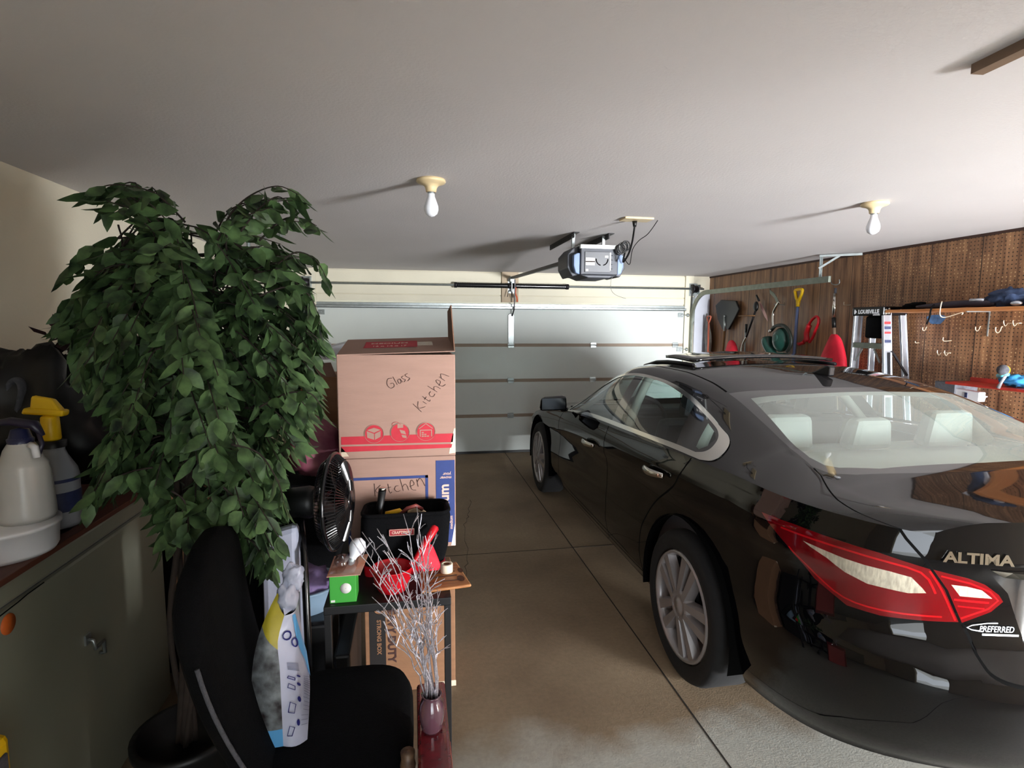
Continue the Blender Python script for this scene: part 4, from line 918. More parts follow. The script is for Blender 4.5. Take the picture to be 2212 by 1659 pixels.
def twig(pts,step=.022,start=.3,sz=1):
    pts=[Vector(p) for p in pts]; TW.tube(pts,[.0032*(1-.6*i/len(pts)) for i in range(len(pts))],5)
    n=len(pts); tot=0; nxt=0
    L_=sum((pts[i+1]-pts[i]).length for i in range(n-1)); sgn=1
    for i in range(n-1):
        seg=pts[i+1]-pts[i]; ln=seg.length; t=0
        while tot+t<tot+ln:
            if tot+t>=nxt and (tot+t)/L_>start:
                p=pts[i]+seg*(t/ln); tg=seg.normalized(); side=tg.cross(Z); side=side.normalized() if side.length>.1 else Vector((rr.uniform(-1,1),rr.uniform(-1,1),0)).normalized()
                d=(tg*rr.uniform(.15,.9)+side*sgn*rr.uniform(.3,1.2)+Vector((0,0,-rr.uniform(.2,1.1)))+Vector((rr.uniform(-.3,.3),rr.uniform(-.3,.3),0))).normalized()
                s_=d.cross(Vector((rr.uniform(-1,1),rr.uniform(-1,1),rr.uniform(.0,1)))).normalized()
                leaf(p,d,s_,rr.uniform(.058,.095)*sz,rr.uniform(.015,.0225)*sz); sgn*=-1; nxt=tot+t+step*rr.uniform(.7,1.3)
            t+=.004
        tot+=ln
    d=(pts[-1]-pts[-2]).normalized(); leaf(pts[-1],(d+Vector((0,0,-.5))).normalized(),d.cross(Z).normalized() if d.cross(Z).length>.1 else X,.07*sz,.018*sz)
nb=len(poly); ccx,ccy=430,760
for i in range(nb):
    for t in(.0,.2,.4,.6,.8):
        a_,b2_=poly[i],poly[(i+1)%nb]; px=(a_[0]+(b2_[0]-a_[0])*t); py=(a_[1]+(b2_[1]-a_[1])*t)
        if py<640: continue
        px=ccx+(px-ccx)*.95; py=ccy+(py-ccy)*.97; e=at(px,py,Y=1.90+rr.uniform(-.12,.2)); ax=at(ccx+(px-ccx)*.45,py-rr.uniform(40,110),Y=1.93); mid=ax.lerp(e,.55)+Vector((0,0,.05)); twig(smoothpts([ax,mid,e],5),.019,.15)
x0_,x1_=120,705; cnt=0
while cnt<185:
    px,py=rr.uniform(118,706),rr.uniform(398,1240)
    if not inpoly(px,py,poly): continue
    if 370<px<515 and py<560: continue
    yy=1.93+rr.uniform(-.40,.34)*(1-abs(px-420)/460)
    e=at(px,py,Y=yy)
    zs=min(max(e.z+rr.uniform(.10,.30),.95),2.0); ax=Vector((-.73+rr.uniform(-.05,.05),1.95+rr.uniform(-.05,.05),zs))
    if e.z>1.85: ax.z=e.z-rr.uniform(.08,.22)
    mid=ax.lerp(e,.55)+Vector((0,0,rr.uniform(.02,.07) if e.z>1.8 else rr.uniform(.04,.12)))
    if e.z>1.8 and px<370: ax.x-=.12
    if e.z>1.8 and px>515: ax.x+=.12
    if (e-ax).length>.42: ax=e+(ax-e).normalized()*.42; mid=ax.lerp(e,.5)+Vector((0,0,.06))
    # keep out of the ceiling
    pts=smoothpts([ax,mid,e],5)
    for p in pts: p.z=min(p.z,2.17)
    twig(pts,.021,.25); cnt+=1
for tw,yy in(([(400,480),(345,425),(290,403),(235,400),(200,415)],1.85),([(330,470),(290,430),(255,420),(230,440)],1.9),([(470,520),(500,460),(545,420),(600,402),(645,420)],1.8),([(520,500),(560,450),(600,425),(628,445)],1.78),([(560,520),(610,475),(650,472),(684,488)],1.82),([(600,570),(640,545),(680,560),(704,598)],1.8),([(300,510),(230,520),(180,545),(138,590)],2.0),([(300,690),(230,665),(175,668),(135,700)],1.95),([(280,720),(210,720),(170,760),(165,800)],1.9),([(560,640),(620,620),(670,640),(690,700)],1.75),([(560,880),(620,850),(670,850),(695,880)],1.7),([(330,1010),(280,1020),(215,1050),(190,1090)],1.8),([(480,1050),(530,1100),(570,1170),(590,1230)],1.76),([(370,1060),(400,1090),(360,1150),(345,1190)],1.7),([(500,960),(560,980),(600,1040),(612,1080)],1.65)):
    twig(smoothpts([at(a,b_,Y=yy) for a,b_ in tw],5),.020,.1,1.05)
P('foliage',LB,LEAF,pt_,fix=False); P('twigs',TW,BARK,pt_)
LEAF.node_tree.nodes['Principled BSDF'].inputs['Subsurface Weight'].default_value=0
# ================================================================ black chair with the litter bag
ch=T('upholstered_chair','black upholstered swivel chair in front of the plant, turned to the right','chair',(-.28,1.60,0))
B=MB(); B.smooth=True
def slab(rows,th,n=10):
    """rows: (centre, half width vector) bottom to top; closed padded slab"""
    vs=[];m=2*n
    for c,hw,nn,t in rows:
        c,hw,nn=Vector(c),Vector(hw),Vector(nn)
        for k in range(m):
            a=2*PI*k/m; ca,sa=math.cos(a),math.sin(a)
            vs.append(c+hw*(abs(ca)**.35*(1 if ca>=0 else -1))+nn*(abs(sa)**.6*(1 if sa>=0 else -1))*t)
    fs=[(i*m+k,i*m+(k+1)%m,(i+1)*m+(k+1)%m,(i+1)*m+k) for i in range(len(rows)-1) for k in range(m)]+[tuple(range(m-1,-1,-1)),tuple(range((len(rows)-1)*m,len(rows)*m))]
    B.add(vs,fs)
b0,b1=Vector((-.435,1.59,.50)),Vector((-.555,1.56,1.13)); ud=(b1-b0); nn=Vector((.95,-.12,.25)).normalized(); hwv=Vector((-.10,1,0)).normalized()
rows=[]
for i in range(15):
    t=i/14; wd=.18+.08*math.sin(PI*min(t*1.1,1)*.5) if t<.75 else .26*math.sqrt(max(0,1-((t-.75)/.26)**2.4))
    rows.append((b0+ud*t+nn*(-.03*math.sin(PI*t)),hwv*max(wd,.03),nn,.045 if t<.9 else .045*(1-(t-.9)*5)))
slab(rows,.05); bk=P('backrest',B,BLACKF,ch)
B=MB(); ed=[r[0]-r[1]*1.01+nn*.01 for r in rows[1:10]]; B.tube(ed,.006,6); P('piping',B,GREYF,bk,label='grey piping along the edge')
B=MB(); B.smooth=True
sc=Vector((-.225,1.63,.47)); vs=[];m=40
for hz,sc_ in((-.06,.80),(-.05,.95),(-.02,1.0),(.02,1.0),(.045,.95),(.055,.80),(.058,.4)):
    for k in range(m):
        a=2*PI*k/m; ca,sa=math.cos(a),math.sin(a); vs.append(sc+Vector((abs(ca)**.55*(1 if ca>=0 else -1)*.212*sc_,abs(sa)**.55*(1 if sa>=0 else -1)*.27*sc_,hz)))
fs=[(i*m+k,i*m+(k+1)%m,(i+1)*m+(k+1)%m,(i+1)*m+k) for i in range(6) for k in range(m)]+[tuple(range(m-1,-1,-1)),tuple(range(6*m,7*m))]
B.add(vs,fs); P('seat',B,BLACKF,ch)
B=MB(); B.tube([(-.21,1.63,.41),(-.21,1.63,.12)],.03,12); P('column',B,BLACKG,ch)
B=MB(); B.tube([(-.40,1.60,.42),(-.47,1.58,.45),(-.50,1.57,.62)],.022,4); P('back_bracket',B,BLACKP,ch)
for k in range(5):
    a=2*PI*k/5+.3; d=Vector((math.cos(a),math.sin(a),0)); B=MB(); B.tube([Vector((-.21,1.63,.12)),Vector((-.21,1.63,.07))+d*.25],[.025,.016],6); B.ball(Vector((-.21,1.63,.028))+d*.25,.028,n=12,m=8); P('leg',B,BLACKP,ch)
# litter bag leaning on the backrest
bg=T('litter_bag','white and blue printed bag standing on the black chair seat','bag',(-.35,1.62,.53))
BAGW=mat('glossy_white_bag_film',(186,190,210),.3,var=.05,scale=14,bump=.35,bscale=14); BAGF=mat('printed_bag_front',(140,146,148),.45,c2=(34,22,24),scale=26); BAGY=mat('yellow_print_film',(170,156,44),.45,var=.2,scale=12,bump=.3,bscale=20); BAGB=mat('sky_blue_print',(96,168,222),.35,var=.05)
bl=at(548,1608,Y=1.52); bc=at(612,1612,Y=1.49); br=at(664,1596,Y=1.66)
zf_=.529
def bp(px,py,Y_): return at(px,py,Y=Y_)
# corner columns: left, centre edge, right
Lc=[at(548,1608,Z=.529),bp(543,1480,1.55),bp(552,1400,1.56),bp(575,1330,1.58),bp(605,1270,1.62)]
Cc=[at(612,1612,Z=.529),bp(606,1480,1.52),bp(604,1440,1.53),bp(600,1385,1.55),bp(614,1330,1.58)]
Rc=[at(664,1597,Z=.529),bp(669,1510,1.65),bp(668,1450,1.65),bp(655,1380,1.64),bp(640,1310,1.61)]
Bk=[r+(l-c)*.9+Vector((-.01,.01,0)) for l,c,r in zip(Lc,Cc,Rc)]
dz=zf_-min(p.z for p in(Lc[0],Cc[0],Rc[0])); 
for A_ in(Lc,Cc,Rc,Bk): A_[0].z=zf_
B=MB(); vs=[]; cols=[Lc,Cc,Rc,Bk]
LS=[smoothpts(c_,3) for c_ in cols]; nr=len(LS[0])
def face_between(a,b_,bulge,mb):
    m=6; k0=len(mb.v); vs=[]
    for i in range(nr):
        for j in range(m+1):
            t=j/m; p=LS[a][i].lerp(LS[b_][i],t); n=(LS[b_][i]-LS[a][i]).cross(Z).normalized(); vs.append(p+n*bulge*math.sin(PI*t))
    mb.smooth=True; mb.add(vs,[(i*(m+1)+j,i*(m+1)+j+1,(i+1)*(m+1)+j+1,(i+1)*(m+1)+j) for i in range(nr-1) for j in range(m)])
B=MB(); face_between(1,2,.014,B); face_between(2,3,.01,B); B.add([LS[k][-1] for k in range(4)],[(0,1,2,3)]); B.add([LS[k][0] for k in range(4)],[(3,2,1,0)]); P('side_gusset',B,BAGW,bg,fix=False)
B=MB(); face_between(0,1,.01,B); face_between(3,0,.01,B)
B.mi=0; o=P('printed_front',B,[BAGF,BAGY,mat('dark_red_print',(110,24,20),.5),BAGB],bg,fix=False)
for f in o.data.polygons:
    z=f.center.z+ORG[o].z; row=(f.index%((nr-1)*6))//6; f.material_index=1 if row>7 else 3 if row<1 else 0
top=[LS[k][-1] for k in range(4)]; tc_=sum(top,Vector())/4
B=MB(); B.blob(tc_+Vector((0,0,.0)),.04,seed=3,amp=.3,freq=2,sc=(.75,.8,1.1)); B.blob(tc_+Vector((.015,.01,.055)),.035,seed=8,amp=.35,freq=2.2,sc=(.8,.6,1.2)); P('gathered_top',B,BAGW,bg,label='crumpled gathered neck')
def onface(a,b_,u,v,off=.004):
    i=v*(nr-1); k=min(int(i),nr-2); t=i-k; p=LS[a][k].lerp(LS[a][k+1],t).lerp(LS[b_][k].lerp(LS[b_][k+1],t),u); n=(LS[b_][k]-LS[a][k]).cross(Z).normalized(); bu=.014*math.sin(PI*u)
    return p+n*(bu+off)
B=MB(); B.add([onface(1,2,u,v,.003) for u,v in((.35,.98),(.55,.98),(1,.66),(1,.46),(.9,.5),(.55,.75))],[(0,1,2,3,4,5)]); P('blue_corner_print',B,BAGB,bg,fix=False)
NAVY=mat('navy_print',(30,34,110),.5)
B=MB()
for u,v in((.42,.42),(.42,.32),(.45,.22),(.48,.12)):
    q=[onface(1,2,u+.06*math.cos(a),v+.014*math.sin(a)) for a in [2*PI*i/10 for i in range(10)]]; B.add(q,[tuple(range(10))])
B2=[(.22,.36),(.22,.27),(.25,.17),(.26,.08)]
for u,v in B2:
    pts=[onface(1,2,u+.09*x,v+.02*y) for x,y in((-1,-1),(1,-.8),(1,.9),(-.7,1),(-1,-1))]; B.tube(pts,.0012,4)
for u,v,r_ in((.2,.80,.12),(.45,.74,.1)):
    B.tube([onface(1,2,u+r_*math.cos(a),v+.035*math.sin(a)) for a in [2*PI*i/12 for i in range(13)]],.0022,4)
P('print_marks',B,NAVY,bg,fix=False)
B=MB()
for k in range(7): B.tube([onface(1,2,.15,.55-.012*k),onface(1,2,.45,.56-.012*k)],.0007,4)
for k in range(16): B.tube([onface(1,2,.6,.44-.022*k),onface(1,2,.9,.445-.022*k)],.0006,4)
P('small_print',B,mat('grey_small_print',(120,124,150),.6),bg)
# tall white sack behind the chair
p0=at(572,1150,Y=1.9); p1=at(640,1140,Y=1.9); sk=T('paper_sack','tall white sack with black letters behind the chair backrest','sack',((p0.x+p1.x)/2,1.98,0))
B=MB(); B.hexa([(p0.x-.03,1.9,0),(p1.x-.01,1.9,0),(p1.x-.01,2.08,0),(p0.x-.03,2.08,0),(p0.x-.02,1.92,p1.z-.03),(p1.x,1.92,p1.z),(p1.x-.005,1.98,p1.z),(p0.x-.02,1.98,p1.z-.03)]); P('sack_body',B,BAGW,sk,bevel=.02)
text('sack_lettering','RE',.045,(at(573,1200,Y=1.895)),X,Z,BLACKINK,sk,.001,.001)
# ================================================================ fan
fn=T('pedestal_fan','black pedestal fan turned to the right beside the box stack','fan',(-.37,1.93,0))
fc=at(724,1082,Y=2.02); fa=(Vector((1,-.12,.03))).normalized(); R_=(at(724,985,Y=2.02)-at(724,1180,Y=2.02)).length/2
e1=fa.cross(Z).normalized(); e2=e1.cross(fa)
B=MB()
for s_ in(1,-1):
    for k in range(84):
        a=2*PI*k/84; pr=[(.03,.055),(R_*.45,.052),(R_*.85,.035),(R_,.006)]
        B.tube([fc+fa*(s_*h)+(e1*math.cos(a)+e2*math.sin(a))*r for r,h in pr],.0015,3,cap=False)
    for r,h in((R_*.45,.052),(R_*.85,.035)): B.tube(arc(fc+fa*(s_*h),e1,e2,r,0,2*PI,36),.0018,4,cap=False)
B.tube(arc(fc,e1,e2,R_,0,2*PI,48),.008,6,cap=False,flat=(1,1.3)); B.lathe([(.001,.06),(.035,.058),(.036,.05)],fc,fa,n=20); P('cage',B,BLACKG,fn)
B=MB()
for k in range(5):
    a=2*PI*k/5; vs=[]
    for r,da,h in((.02,-.5,.01),(.05,-.6,.02),(R_*.85,-.45,.02),(R_*.9,.05,.0),(R_*.8,.45,-.02),(.05,.4,-.015)): vs.append(fc+fa*h+(e1*math.cos(a+da)+e2*math.sin(a+da))*r)
    B.add(vs,[(0,1,2,3,4,5)])
P('blade',B,BLACKP,fn,fix=False)
mh=fc-fa*.06; B=MB(); B.lathe([(.001,-.13),(.035,-.125),(.052,-.10),(.058,-.03),(.05,0),(.001,.002)],mh,fa,n=24); P('motor_housing',B,BLACKP,fn)
pb=Vector((-.37,1.91,0)); B=MB(); B.tube([mh-fa*.07-Z*.04,Vector((-.373,1.91,.93)),Vector((-.37,1.91,.5)),Vector((-.37,1.91,.03))],[.016,.0125,.0125,.017],10); P('pole',B,BLACKG,fn)
B=MB(); B.lathe([(.001,0),(.045,0),(.045,.012),(.03,.03),(.02,.05),(.001,.05)],(-.37,1.91,0),n=36); P('base',B,BLACKP,fn)
# ================================================================ black table with clutter
TB=mat('black_table_paint',(18,17,18),.5,var=.1)
tx0,tx1,ty0,ty1,tz=-.32,.125,1.93,2.86,.715
tb=T('side_table','black narrow table holding the moving boxes and tools','table',((tx0+tx1)/2,2.4,0))
B=MB(); B.box((tx0,ty0,tz-.03),(tx1,ty1,tz)); P('tabletop',B,TB,tb,bevel=.003)
for x,y in((tx1-.013,ty0+.013),(tx0+.013,ty0+.013),(tx1-.013,ty1-.02),(tx0+.013,ty1-.02)):
    B=MB(); B.box((x-.012,y-.012,0),(x+.012,y+.012,tz-.03)); P('leg',B,TB,tb,bevel=.002)
def strokes(nm,lines,o,ex,ey,m,parent,r=.0012,sc=1):
    B=MB()
    for ln in lines: B.tube([o+ex*x*sc+ey*y*sc for x,y in [(p.x,p.y) for p in smoothpts([(a,b_,0) for a,b_ in ln],3)]],r,4,flat=(1,.6))
    return P(nm,B,m,parent)
def cartonbox(name,label,x0,x1,y0,y1,z0,z1,m=CARD,group=None):
    t=T(name,label,'box',((x0+x1)/2,(y0+y1)/2,z0),group)
    B=MB(); B.box((x0,y0,z0),(x1,y1,z1)); P('carton',B,m,t,bevel=.004); return t
# lower box
yb=2.40; L0_=at(748,1175,Y=yb); bx0,bx1=-.288,.178; z1b=1.128
b1_=cartonbox('moving_box','cardboard moving box with blue print, under the Glass Kitchen box',bx0,bx1,yb,2.78,tz,z1b)
def onf(px,py,Y_=yb-.0015): return at(px,py,Y=Y_)
def quadpx(B,pts,Y_): B.add([onf(a,b_,Y_) for a,b_ in pts],[tuple(range(len(pts)))])
B=MB(); B.box((.092,yb-.0012,tz+.02),(bx1-.004,yb+.001,z1b-.02)); P('blue_panel',B,BLUEINK,b1_)
B=MB(); x_l,x_r=bx0+.003,.058; zt_=1.045
for a,b_ in(((x_l,zt_-.012),(x_r,zt_)),((x_l,tz+.03),(x_l+.012,zt_)),((x_r-.012,tz+.03),(x_r,zt_))): B.box((a[0],yb-.001,a[1]),(b_[0],yb+.001,b_[1]))
P('blue_frame',B,BLUEINK,b1_)
PRT=mat('pale_print',(206,172,156),.8)
text('size_print','medium',.062,(.147,yb-.0015,.80),Z,-X,PRT,b1_,.0006,.0016)
text('small_size_print','medium',.019,(.164,yb-.0015,.795),Z,-X,PRT,b1_,.0006,.0003)
text('upside_down_print','your',.019,(.158,yb-.0015,1.052),-X,-Z,PRT,b1_,.0006,.0003); text('upside_down_print','mover',.019,(.160,yb-.0015,1.036),-X,-Z,PRT,b1_,.0006,.0003)
B=MB()
for i in range(3): B.box((.125,yb-.0015,.74+i*.028),(.133,yb,.752+i*.028))
P('print_icons',B,PRT,b1_)
o=Vector((-.155,yb-.002,.985)); e1_=Vector((.97,0,.12)); e2_=Vector((-.12,0,.97))
hand_k=[[(.0,.04),(-.004,-.01)],[(.022,.03),(0,.01),(.024,-.008)],[(.034,.014),(.036,-.004)],[(.05,.03),(.052,-.006),(.06,-.004)],[(.044,.014),(.060,.016)]]
kit=hand_k+[[(.088,.016),(.078,.016),(.072,.004),(.08,-.006),(.092,-.004)],[(.098,.042),(.104,-.006)],[(.102,.008),(.112,.018),(.120,.012),(.124,-.008)],[(.130,.006),(.148,.012),(.142,.030),(.134,.020),(.136,-.006),(.152,-.012)],[(.160,.030),(.162,.0)],[(.161,.018),(.172,.032),(.180,.022),(.188,-.002)]]
strokes('handwriting',kit,o+Vector((-.01,0,-.012)),e1_,e2_,BLACKINK,b1_,.0011,1.15)
B=MB(); B.add([onf(975,1178),onf(984,1178),onf(983,1130)],[(0,1,2)]); P('torn_tape',B,WHITEPL,b1_,fix=False)
# upper box
yu=2.385; ux0,ux1=-.312,.178; uz0,uz1=z1b+.004,1.588
b2_=cartonbox('moving_box','upper cardboard moving box marked Glass Kitchen with one flap raised',ux0,ux1,yu,2.80,uz0,uz1-.02)
B=MB(); B.add([(ux0,yu,uz1-.021),(ux1,yu,uz1-.021),(ux1,yu,uz1-.0),(ux0,yu,uz1-.014)],[(0,1,2,3)]); 
def topz(x,y): return uz1-.014+.014*(x-ux0)/(ux1-ux0)+ (y-yu)*.12
B=MB(); vs=[(ux0+.002,yu,topz(ux0,yu)),(ux1,yu,topz(ux1,yu)),(ux1,2.80,topz(ux1,2.8)),(ux0+.002,2.80,topz(ux0,2.8))]; B.add([Vector(v)-Z*.004 for v in vs]+[Vector(v) for v in vs],[(0,3,2,1),(4,5,6,7),(0,1,5,4),(1,2,6,5),(2,3,7,6),(3,0,4,7)]); B.box((ux0+.001,yu+.0005,uz1-.03),(ux1-.001,yu+.004,topz(ux0,yu)-.002)); P('top_flap',B,CARD,b2_,bevel=.001)
B=MB(); B.hexa([(ux1-.003,yu+.02,uz1),(ux1+.001,yu+.02,uz1),(ux1+.001,2.79,uz1),(ux1-.003,2.79,uz1),(ux1-.016,yu+.03,uz1+.195),(ux1-.012,yu+.03,uz1+.195),(ux1-.004,2.78,uz1+.175),(ux1-.008,2.78,uz1+.175)]); P('raised_flap',B,CARDI,b2_)
def tq(x0,x1,y0,y1): return [Vector((x0,y0,topz(x0,y0)+.0008)),Vector((x1,y0,topz(x1,y0)+.0008)),Vector((x1,y1,topz(x1,y1)+.0008)),Vector((x0,y1,topz(x0,y1)+.0008))]
B=MB(); B.add(tq(-.215,.02,2.52,2.70),[(0,1,2,3)]); P('red_label',B,REDINK,b2_,fix=False)
text('top_print','MEDIUM',.045,Vector((-.19,2.625,topz(-.19,2.625)+.001)),Vector((1,0,.03)),Vector((0,1,.12)),PRT,b2_,.0005,.0006)
text('top_print','16 x 14 x 17',.040,Vector((-.18,2.55,topz(-.18,2.55)+.001)),Vector((1,0,.03)),Vector((0,1,.12)),PRT,b2_,.0005,.0004,sx=.75)
B=MB(); B.add(tq(.022,.09,2.55,2.66),[(0,1,2,3)]); P('tape_patch',B,TAPE,b2_,fix=False)
# printed bands and icons on the front
def fp(px,py,d=.0012): return at(px,py,Y=yu-d)
B=MB()
B.add([fp(*q) for q in((737,944),(980,936),(978,955),(737,961))],[(0,1,2,3)]); B.add([fp(*q) for q in((737,965),(977,959),(975,967),(737,977))],[(0,1,2,3)]); P('red_band',B,REDINK,b2_,fix=False)
B=MB()
for cx_,cy_ in((808,937),(864,934),(920,932)):
    c_=fp(cx_,cy_,.0016); B.add([c_+Vector((math.cos(a)*.037,0,math.sin(a)*.037)) for a in [2*PI*i/24 for i in range(24)]],[tuple(range(24))])
P('icon_disc',B,REDINK,b2_,fix=False)
B=MB()
def poly_(c_,pts,d=.0022): B.add([c_+Vector((x,-d+.0016,z)) for x,z in pts],[tuple(range(len(pts)))])
c_=fp(808,937,.0016); poly_(c_,[(-.030,.012),(0,.0),(.0,-.026),(-.028,-.016)]); poly_(c_,[(.003,0),(.028,.012),(.026,-.014),(.003,-.026)]); poly_(c_,[(-.028,.016),(.0,.026),(.027,.016),(0,.004)])
c_=fp(864,934,.0016); poly_(c_,[(-.010,.018),(.014,.020),(.014,.038),(-.010,.038)]); poly_(c_,[(-.002,.012),(.020,.006),(.026,-.010),(.004,-.004)]); poly_(c_,[(.006,-.010),(.026,-.014),(.028,-.026),(.010,-.022)])
c_=fp(920,932,.0016); poly_(c_,[(-.026,.008),(-.022,.008),(-.022,-.022),(-.026,-.022)]); poly_(c_,[(.022,.008),(.026,.008),(.026,-.022),(.022,-.022)]); poly_(c_,[(-.022,.008),(.022,.008),(.022,.004),(-.022,.004)]); poly_(c_,[(-.030,.014),(0,.036),(0,.032),(-.028,.011)]); poly_(c_,[(.030,.014),(0,.036),(0,.032),(.028,.011)])
for x,z in((-.018,-.002),(-.018,-.010),(-.018,-.018),(-.007,-.010),(-.007,-.018),(.004,-.018)): poly_(c_,[(x,z-.005),(x+.009,z-.005),(x+.009,z),(x,z)])
P('icon_drawing',B,CARD,b2_,fix=False)
B=MB(); 
for cx_,cy_ in((808,937),(864,934),(920,932)):
    B.tube(arc(fp(cx_,cy_,.0018),X,Z,.040,0,2*PI,24),.0009,4,cap=False)
P('icon_ring',B,CARD,b2_)
B=MB(); q=[fp(*p_,.0018) for p_ in((866,918),(858,912),(850,913),(847,918),(856,922))]; B.tube(smoothpts(q,3),.0009,4); P('icon_line',B,REDINK,b2_)
o=fp(840,838,.0018); ca,sa=math.cos(.42),math.sin(.42); e1_,e2_=Vector((ca,0,sa)),Vector((-sa,0,ca))
glass=[[(.028,.030),(.012,.034),(.0,.016),(.006,-.004),(.022,-.004),(.024,.010),(.012,.012)],[(.034,.034),(.036,-.002)],[(.056,.014),(.046,.014),(.044,.0),(.054,.0),(.056,.014),(.060,-.002)],[(.074,.020),(.064,.018),(.068,.008),(.074,.002),(.064,-.004)],[(.092,.022),(.080,.020),(.086,.008),(.092,.0),(.080,-.006)]]
strokes('handwriting',glass,o,e1_,e2_,BLACKINK,b2_,.0012,1.05)
o=fp(908,885,.0018); ca,sa=math.cos(.86),math.sin(.86); strokes('handwriting',kit,o,Vector((ca,0,sa)),Vector((-sa,0,ca)),BLACKINK,b2_,.0012,1.0)
B=MB(); B.add([fp(*q) for q in((981,925),(984,925),(984,978),(970,980),(974,955))],[(0,1,2,3,4)]); P('packing_tape',B,TAPE,b2_,fix=False); B=MB(); B.add([fp(*q) for q in((737,966),(748,978),(754,986),(737,987))],[(0,1,2,3)]); P('packing_tape',B,TAPE,b2_,fix=False)
# heavy duty box below the table
b3_=cartonbox('storage_box','flat brown heavy duty cardboard box on the floor under the table',-.232,.178,2.47,2.82,0,.485,CARDD)
yh=2.47
B=MB(); B.box((-.212,yh-.0012,.05),(-.140,yh,.455)); P('black_panel',B,mat('black_box_print',(22,16,14),.7,var=.2),b3_)
text('large_print','HEAVY DUTY',.048,(-.128,yh-.0015,.44),-Z,X,BLACKINK,b3_,.0006,.002)
text('panel_print','STRONG BOX',.026,(-.178,yh-.002,.36),-Z,X,CARDD,b3_,.0006,.001)
B=MB(); B.lathe([(.026,0),(.028,.001),(.018,.001),(.016,0)],(-.165,yh-.003,.415),Y,n=24); P('print_ring',B,CARDD,b3_)
B=MB(); B.box((.08,yh-.003,-.0+.002),(.18,yh,.03)); P('box_tape',B,TAPE,b3_)
# black tote left of it
B=MB(); B.hexa([(-.54,2.13,0),(-.345,2.13,0),(-.345,2.42,0),(-.54,2.42,0),(-.56,2.1,.56),(-.335,2.1,.56),(-.335,2.44,.56),(-.56,2.44,.56)]); tt=T('storage_tote','black plastic storage tote left of the table under the pale blue tub','storage tote',(-.44,2.22,0)); P('tub_body',B,BLACKP,tt,bevel=.012)
B=MB(); B.box((-.57,2.09,.56),(-.33,2.45,.58)); P('lid',B,BLACKG,tt,bevel=.006)
B=MB(); B.hexa([(-.285,2.0,0),(-.245,2.0,0),(-.245,2.4,0),(-.285,2.4,0),(-.30,1.98,.50),(-.24,1.98,.50),(-.24,2.42,.50),(-.30,2.42,.50)]); P('file_bin',B,BLACKP,label='slim black bin under the left end of the table beside the heavy duty box',cat='bin',bevel=.01)
tb2=T('laundry_tub','pale blue oval plastic tub holding purple cloth beside the fan pole','tub',(-.435,2.235,.58))
c=Vector((-.435,2.235,.58)); B=MB(); k0=0
B.lathe([(.001,0),(.105,0),(.125,.085),(.135,.09),(.135,.096),(.122,.096),(.10,.006),(.001,.006)],c,n=36); P('tub_shell',B,mat('pale_blue_plastic',(150,176,200),.4),tb2)
B=MB(); B.blob(c+Vector((0,0,.09)),.11,seed=4,amp=.3,freq=3,sc=(.95,.95,.5)); P('purple_cloth',B,mat('lilac_cloth',(150,128,176),.9,var=.3,scale=14,bump=.4,bscale=30),label='lilac and purple folded cloth',loc=c+Vector((0,0,.04)),cat='cloth')
# ---- things on the table
gx0,gx1=at(712,1288,Y=1.955).x,at(770,1288,Y=1.955).x; gz=at(740,1245,Y=1.955).z
gb=T('light_bulb_box','small green light bulb box at the front left edge of the table','box',((gx0+gx1)/2,2.0,tz))
B=MB(); B.box((gx0,1.955,tz),(gx1,2.04,gz)); P('carton',B,mat('bright_green_card',(62,160,58),.5,var=.04),gb,bevel=.002)
B=MB(); B.lathe([(.001,.0012),(.019,.0012),(.019,0)],((gx0+gx1)/2+.01,1.955,(tz+gz)/2+.004),-Y,n=24); P('white_oval',B,LBL,gb)
B=MB(); B.box((gx0+.004,1.9545,tz+.004),(gx0+.018,1.956,tz+.012)); P('barcode_patch',B,LBL,gb)
bl_=T('bulb_blister_pack','opened clear blister pack with one white bulb on the green box','light bulb pack',((gx0+gx1)/2,2.0,gz))
c0=at(705,1238,Y=1.95); c1=at(778,1240,Y=1.95); c2=at(796,1194,Y=2.10); c3=at(722,1190,Y=2.10)
zz=gz+.002
for c_ in(c0,c1): c_.z=zz
c2.z=c3.z=zz+.012
B=MB(); B.add([c0,c1,c2,c3,c0+Z*.002,c1+Z*.002,c2+Z*.002,c3+Z*.002],[(0,3,2,1),(4,5,6,7),(0,1,5,4),(1,2,6,5),(2,3,7,6),(3,0,4,7)]); P('backing_card',B,mat('orange_white_card',(214,178,160),.5,c2=(196,110,70),scale=12),bl_)
def uvq(u,v,h=0): return c0.lerp(c1,u).lerp(c3.lerp(c2,u),v)+Z*h
CLR=thinglass('clear_blister_plastic',(.88,.88,.90),.07)
B=MB(); B.smooth=True; B.ball(uvq(.35,.5,.02),.030,sc=(1,1.3,.8),n=18,m=10); B.add([uvq(.1,.15,.018),uvq(.75,.15,.018),uvq(.75,.85,.018),uvq(.1,.85,.018),uvq(.06,.1,.003),uvq(.8,.1,.003),uvq(.8,.9,.003),uvq(.06,.9,.003)],[(0,1,2,3),(0,4,5,1),(1,5,6,2),(2,6,7,3),(3,7,4,0)]); P('blister',B,CLR,bl_)
B=MB(); bc_=uvq(.78,.62,.062); ax=Vector((-.35,-.25,-.75)).normalized(); B.lathe([(.001,-.032),(.020,-.024),(.030,-.008),(.0305,.006),(.024,.022),(.015,.036),(.0135,.046)],bc_,ax,n=26); P('bulb',B,BULB,bl_); B=MB(); B.lathe([(.0135,.046),(.013,.062),(.006,.070),(.001,.071)],bc_,ax,n=20); P('bulb_screw_base',B,GALV,bl_)
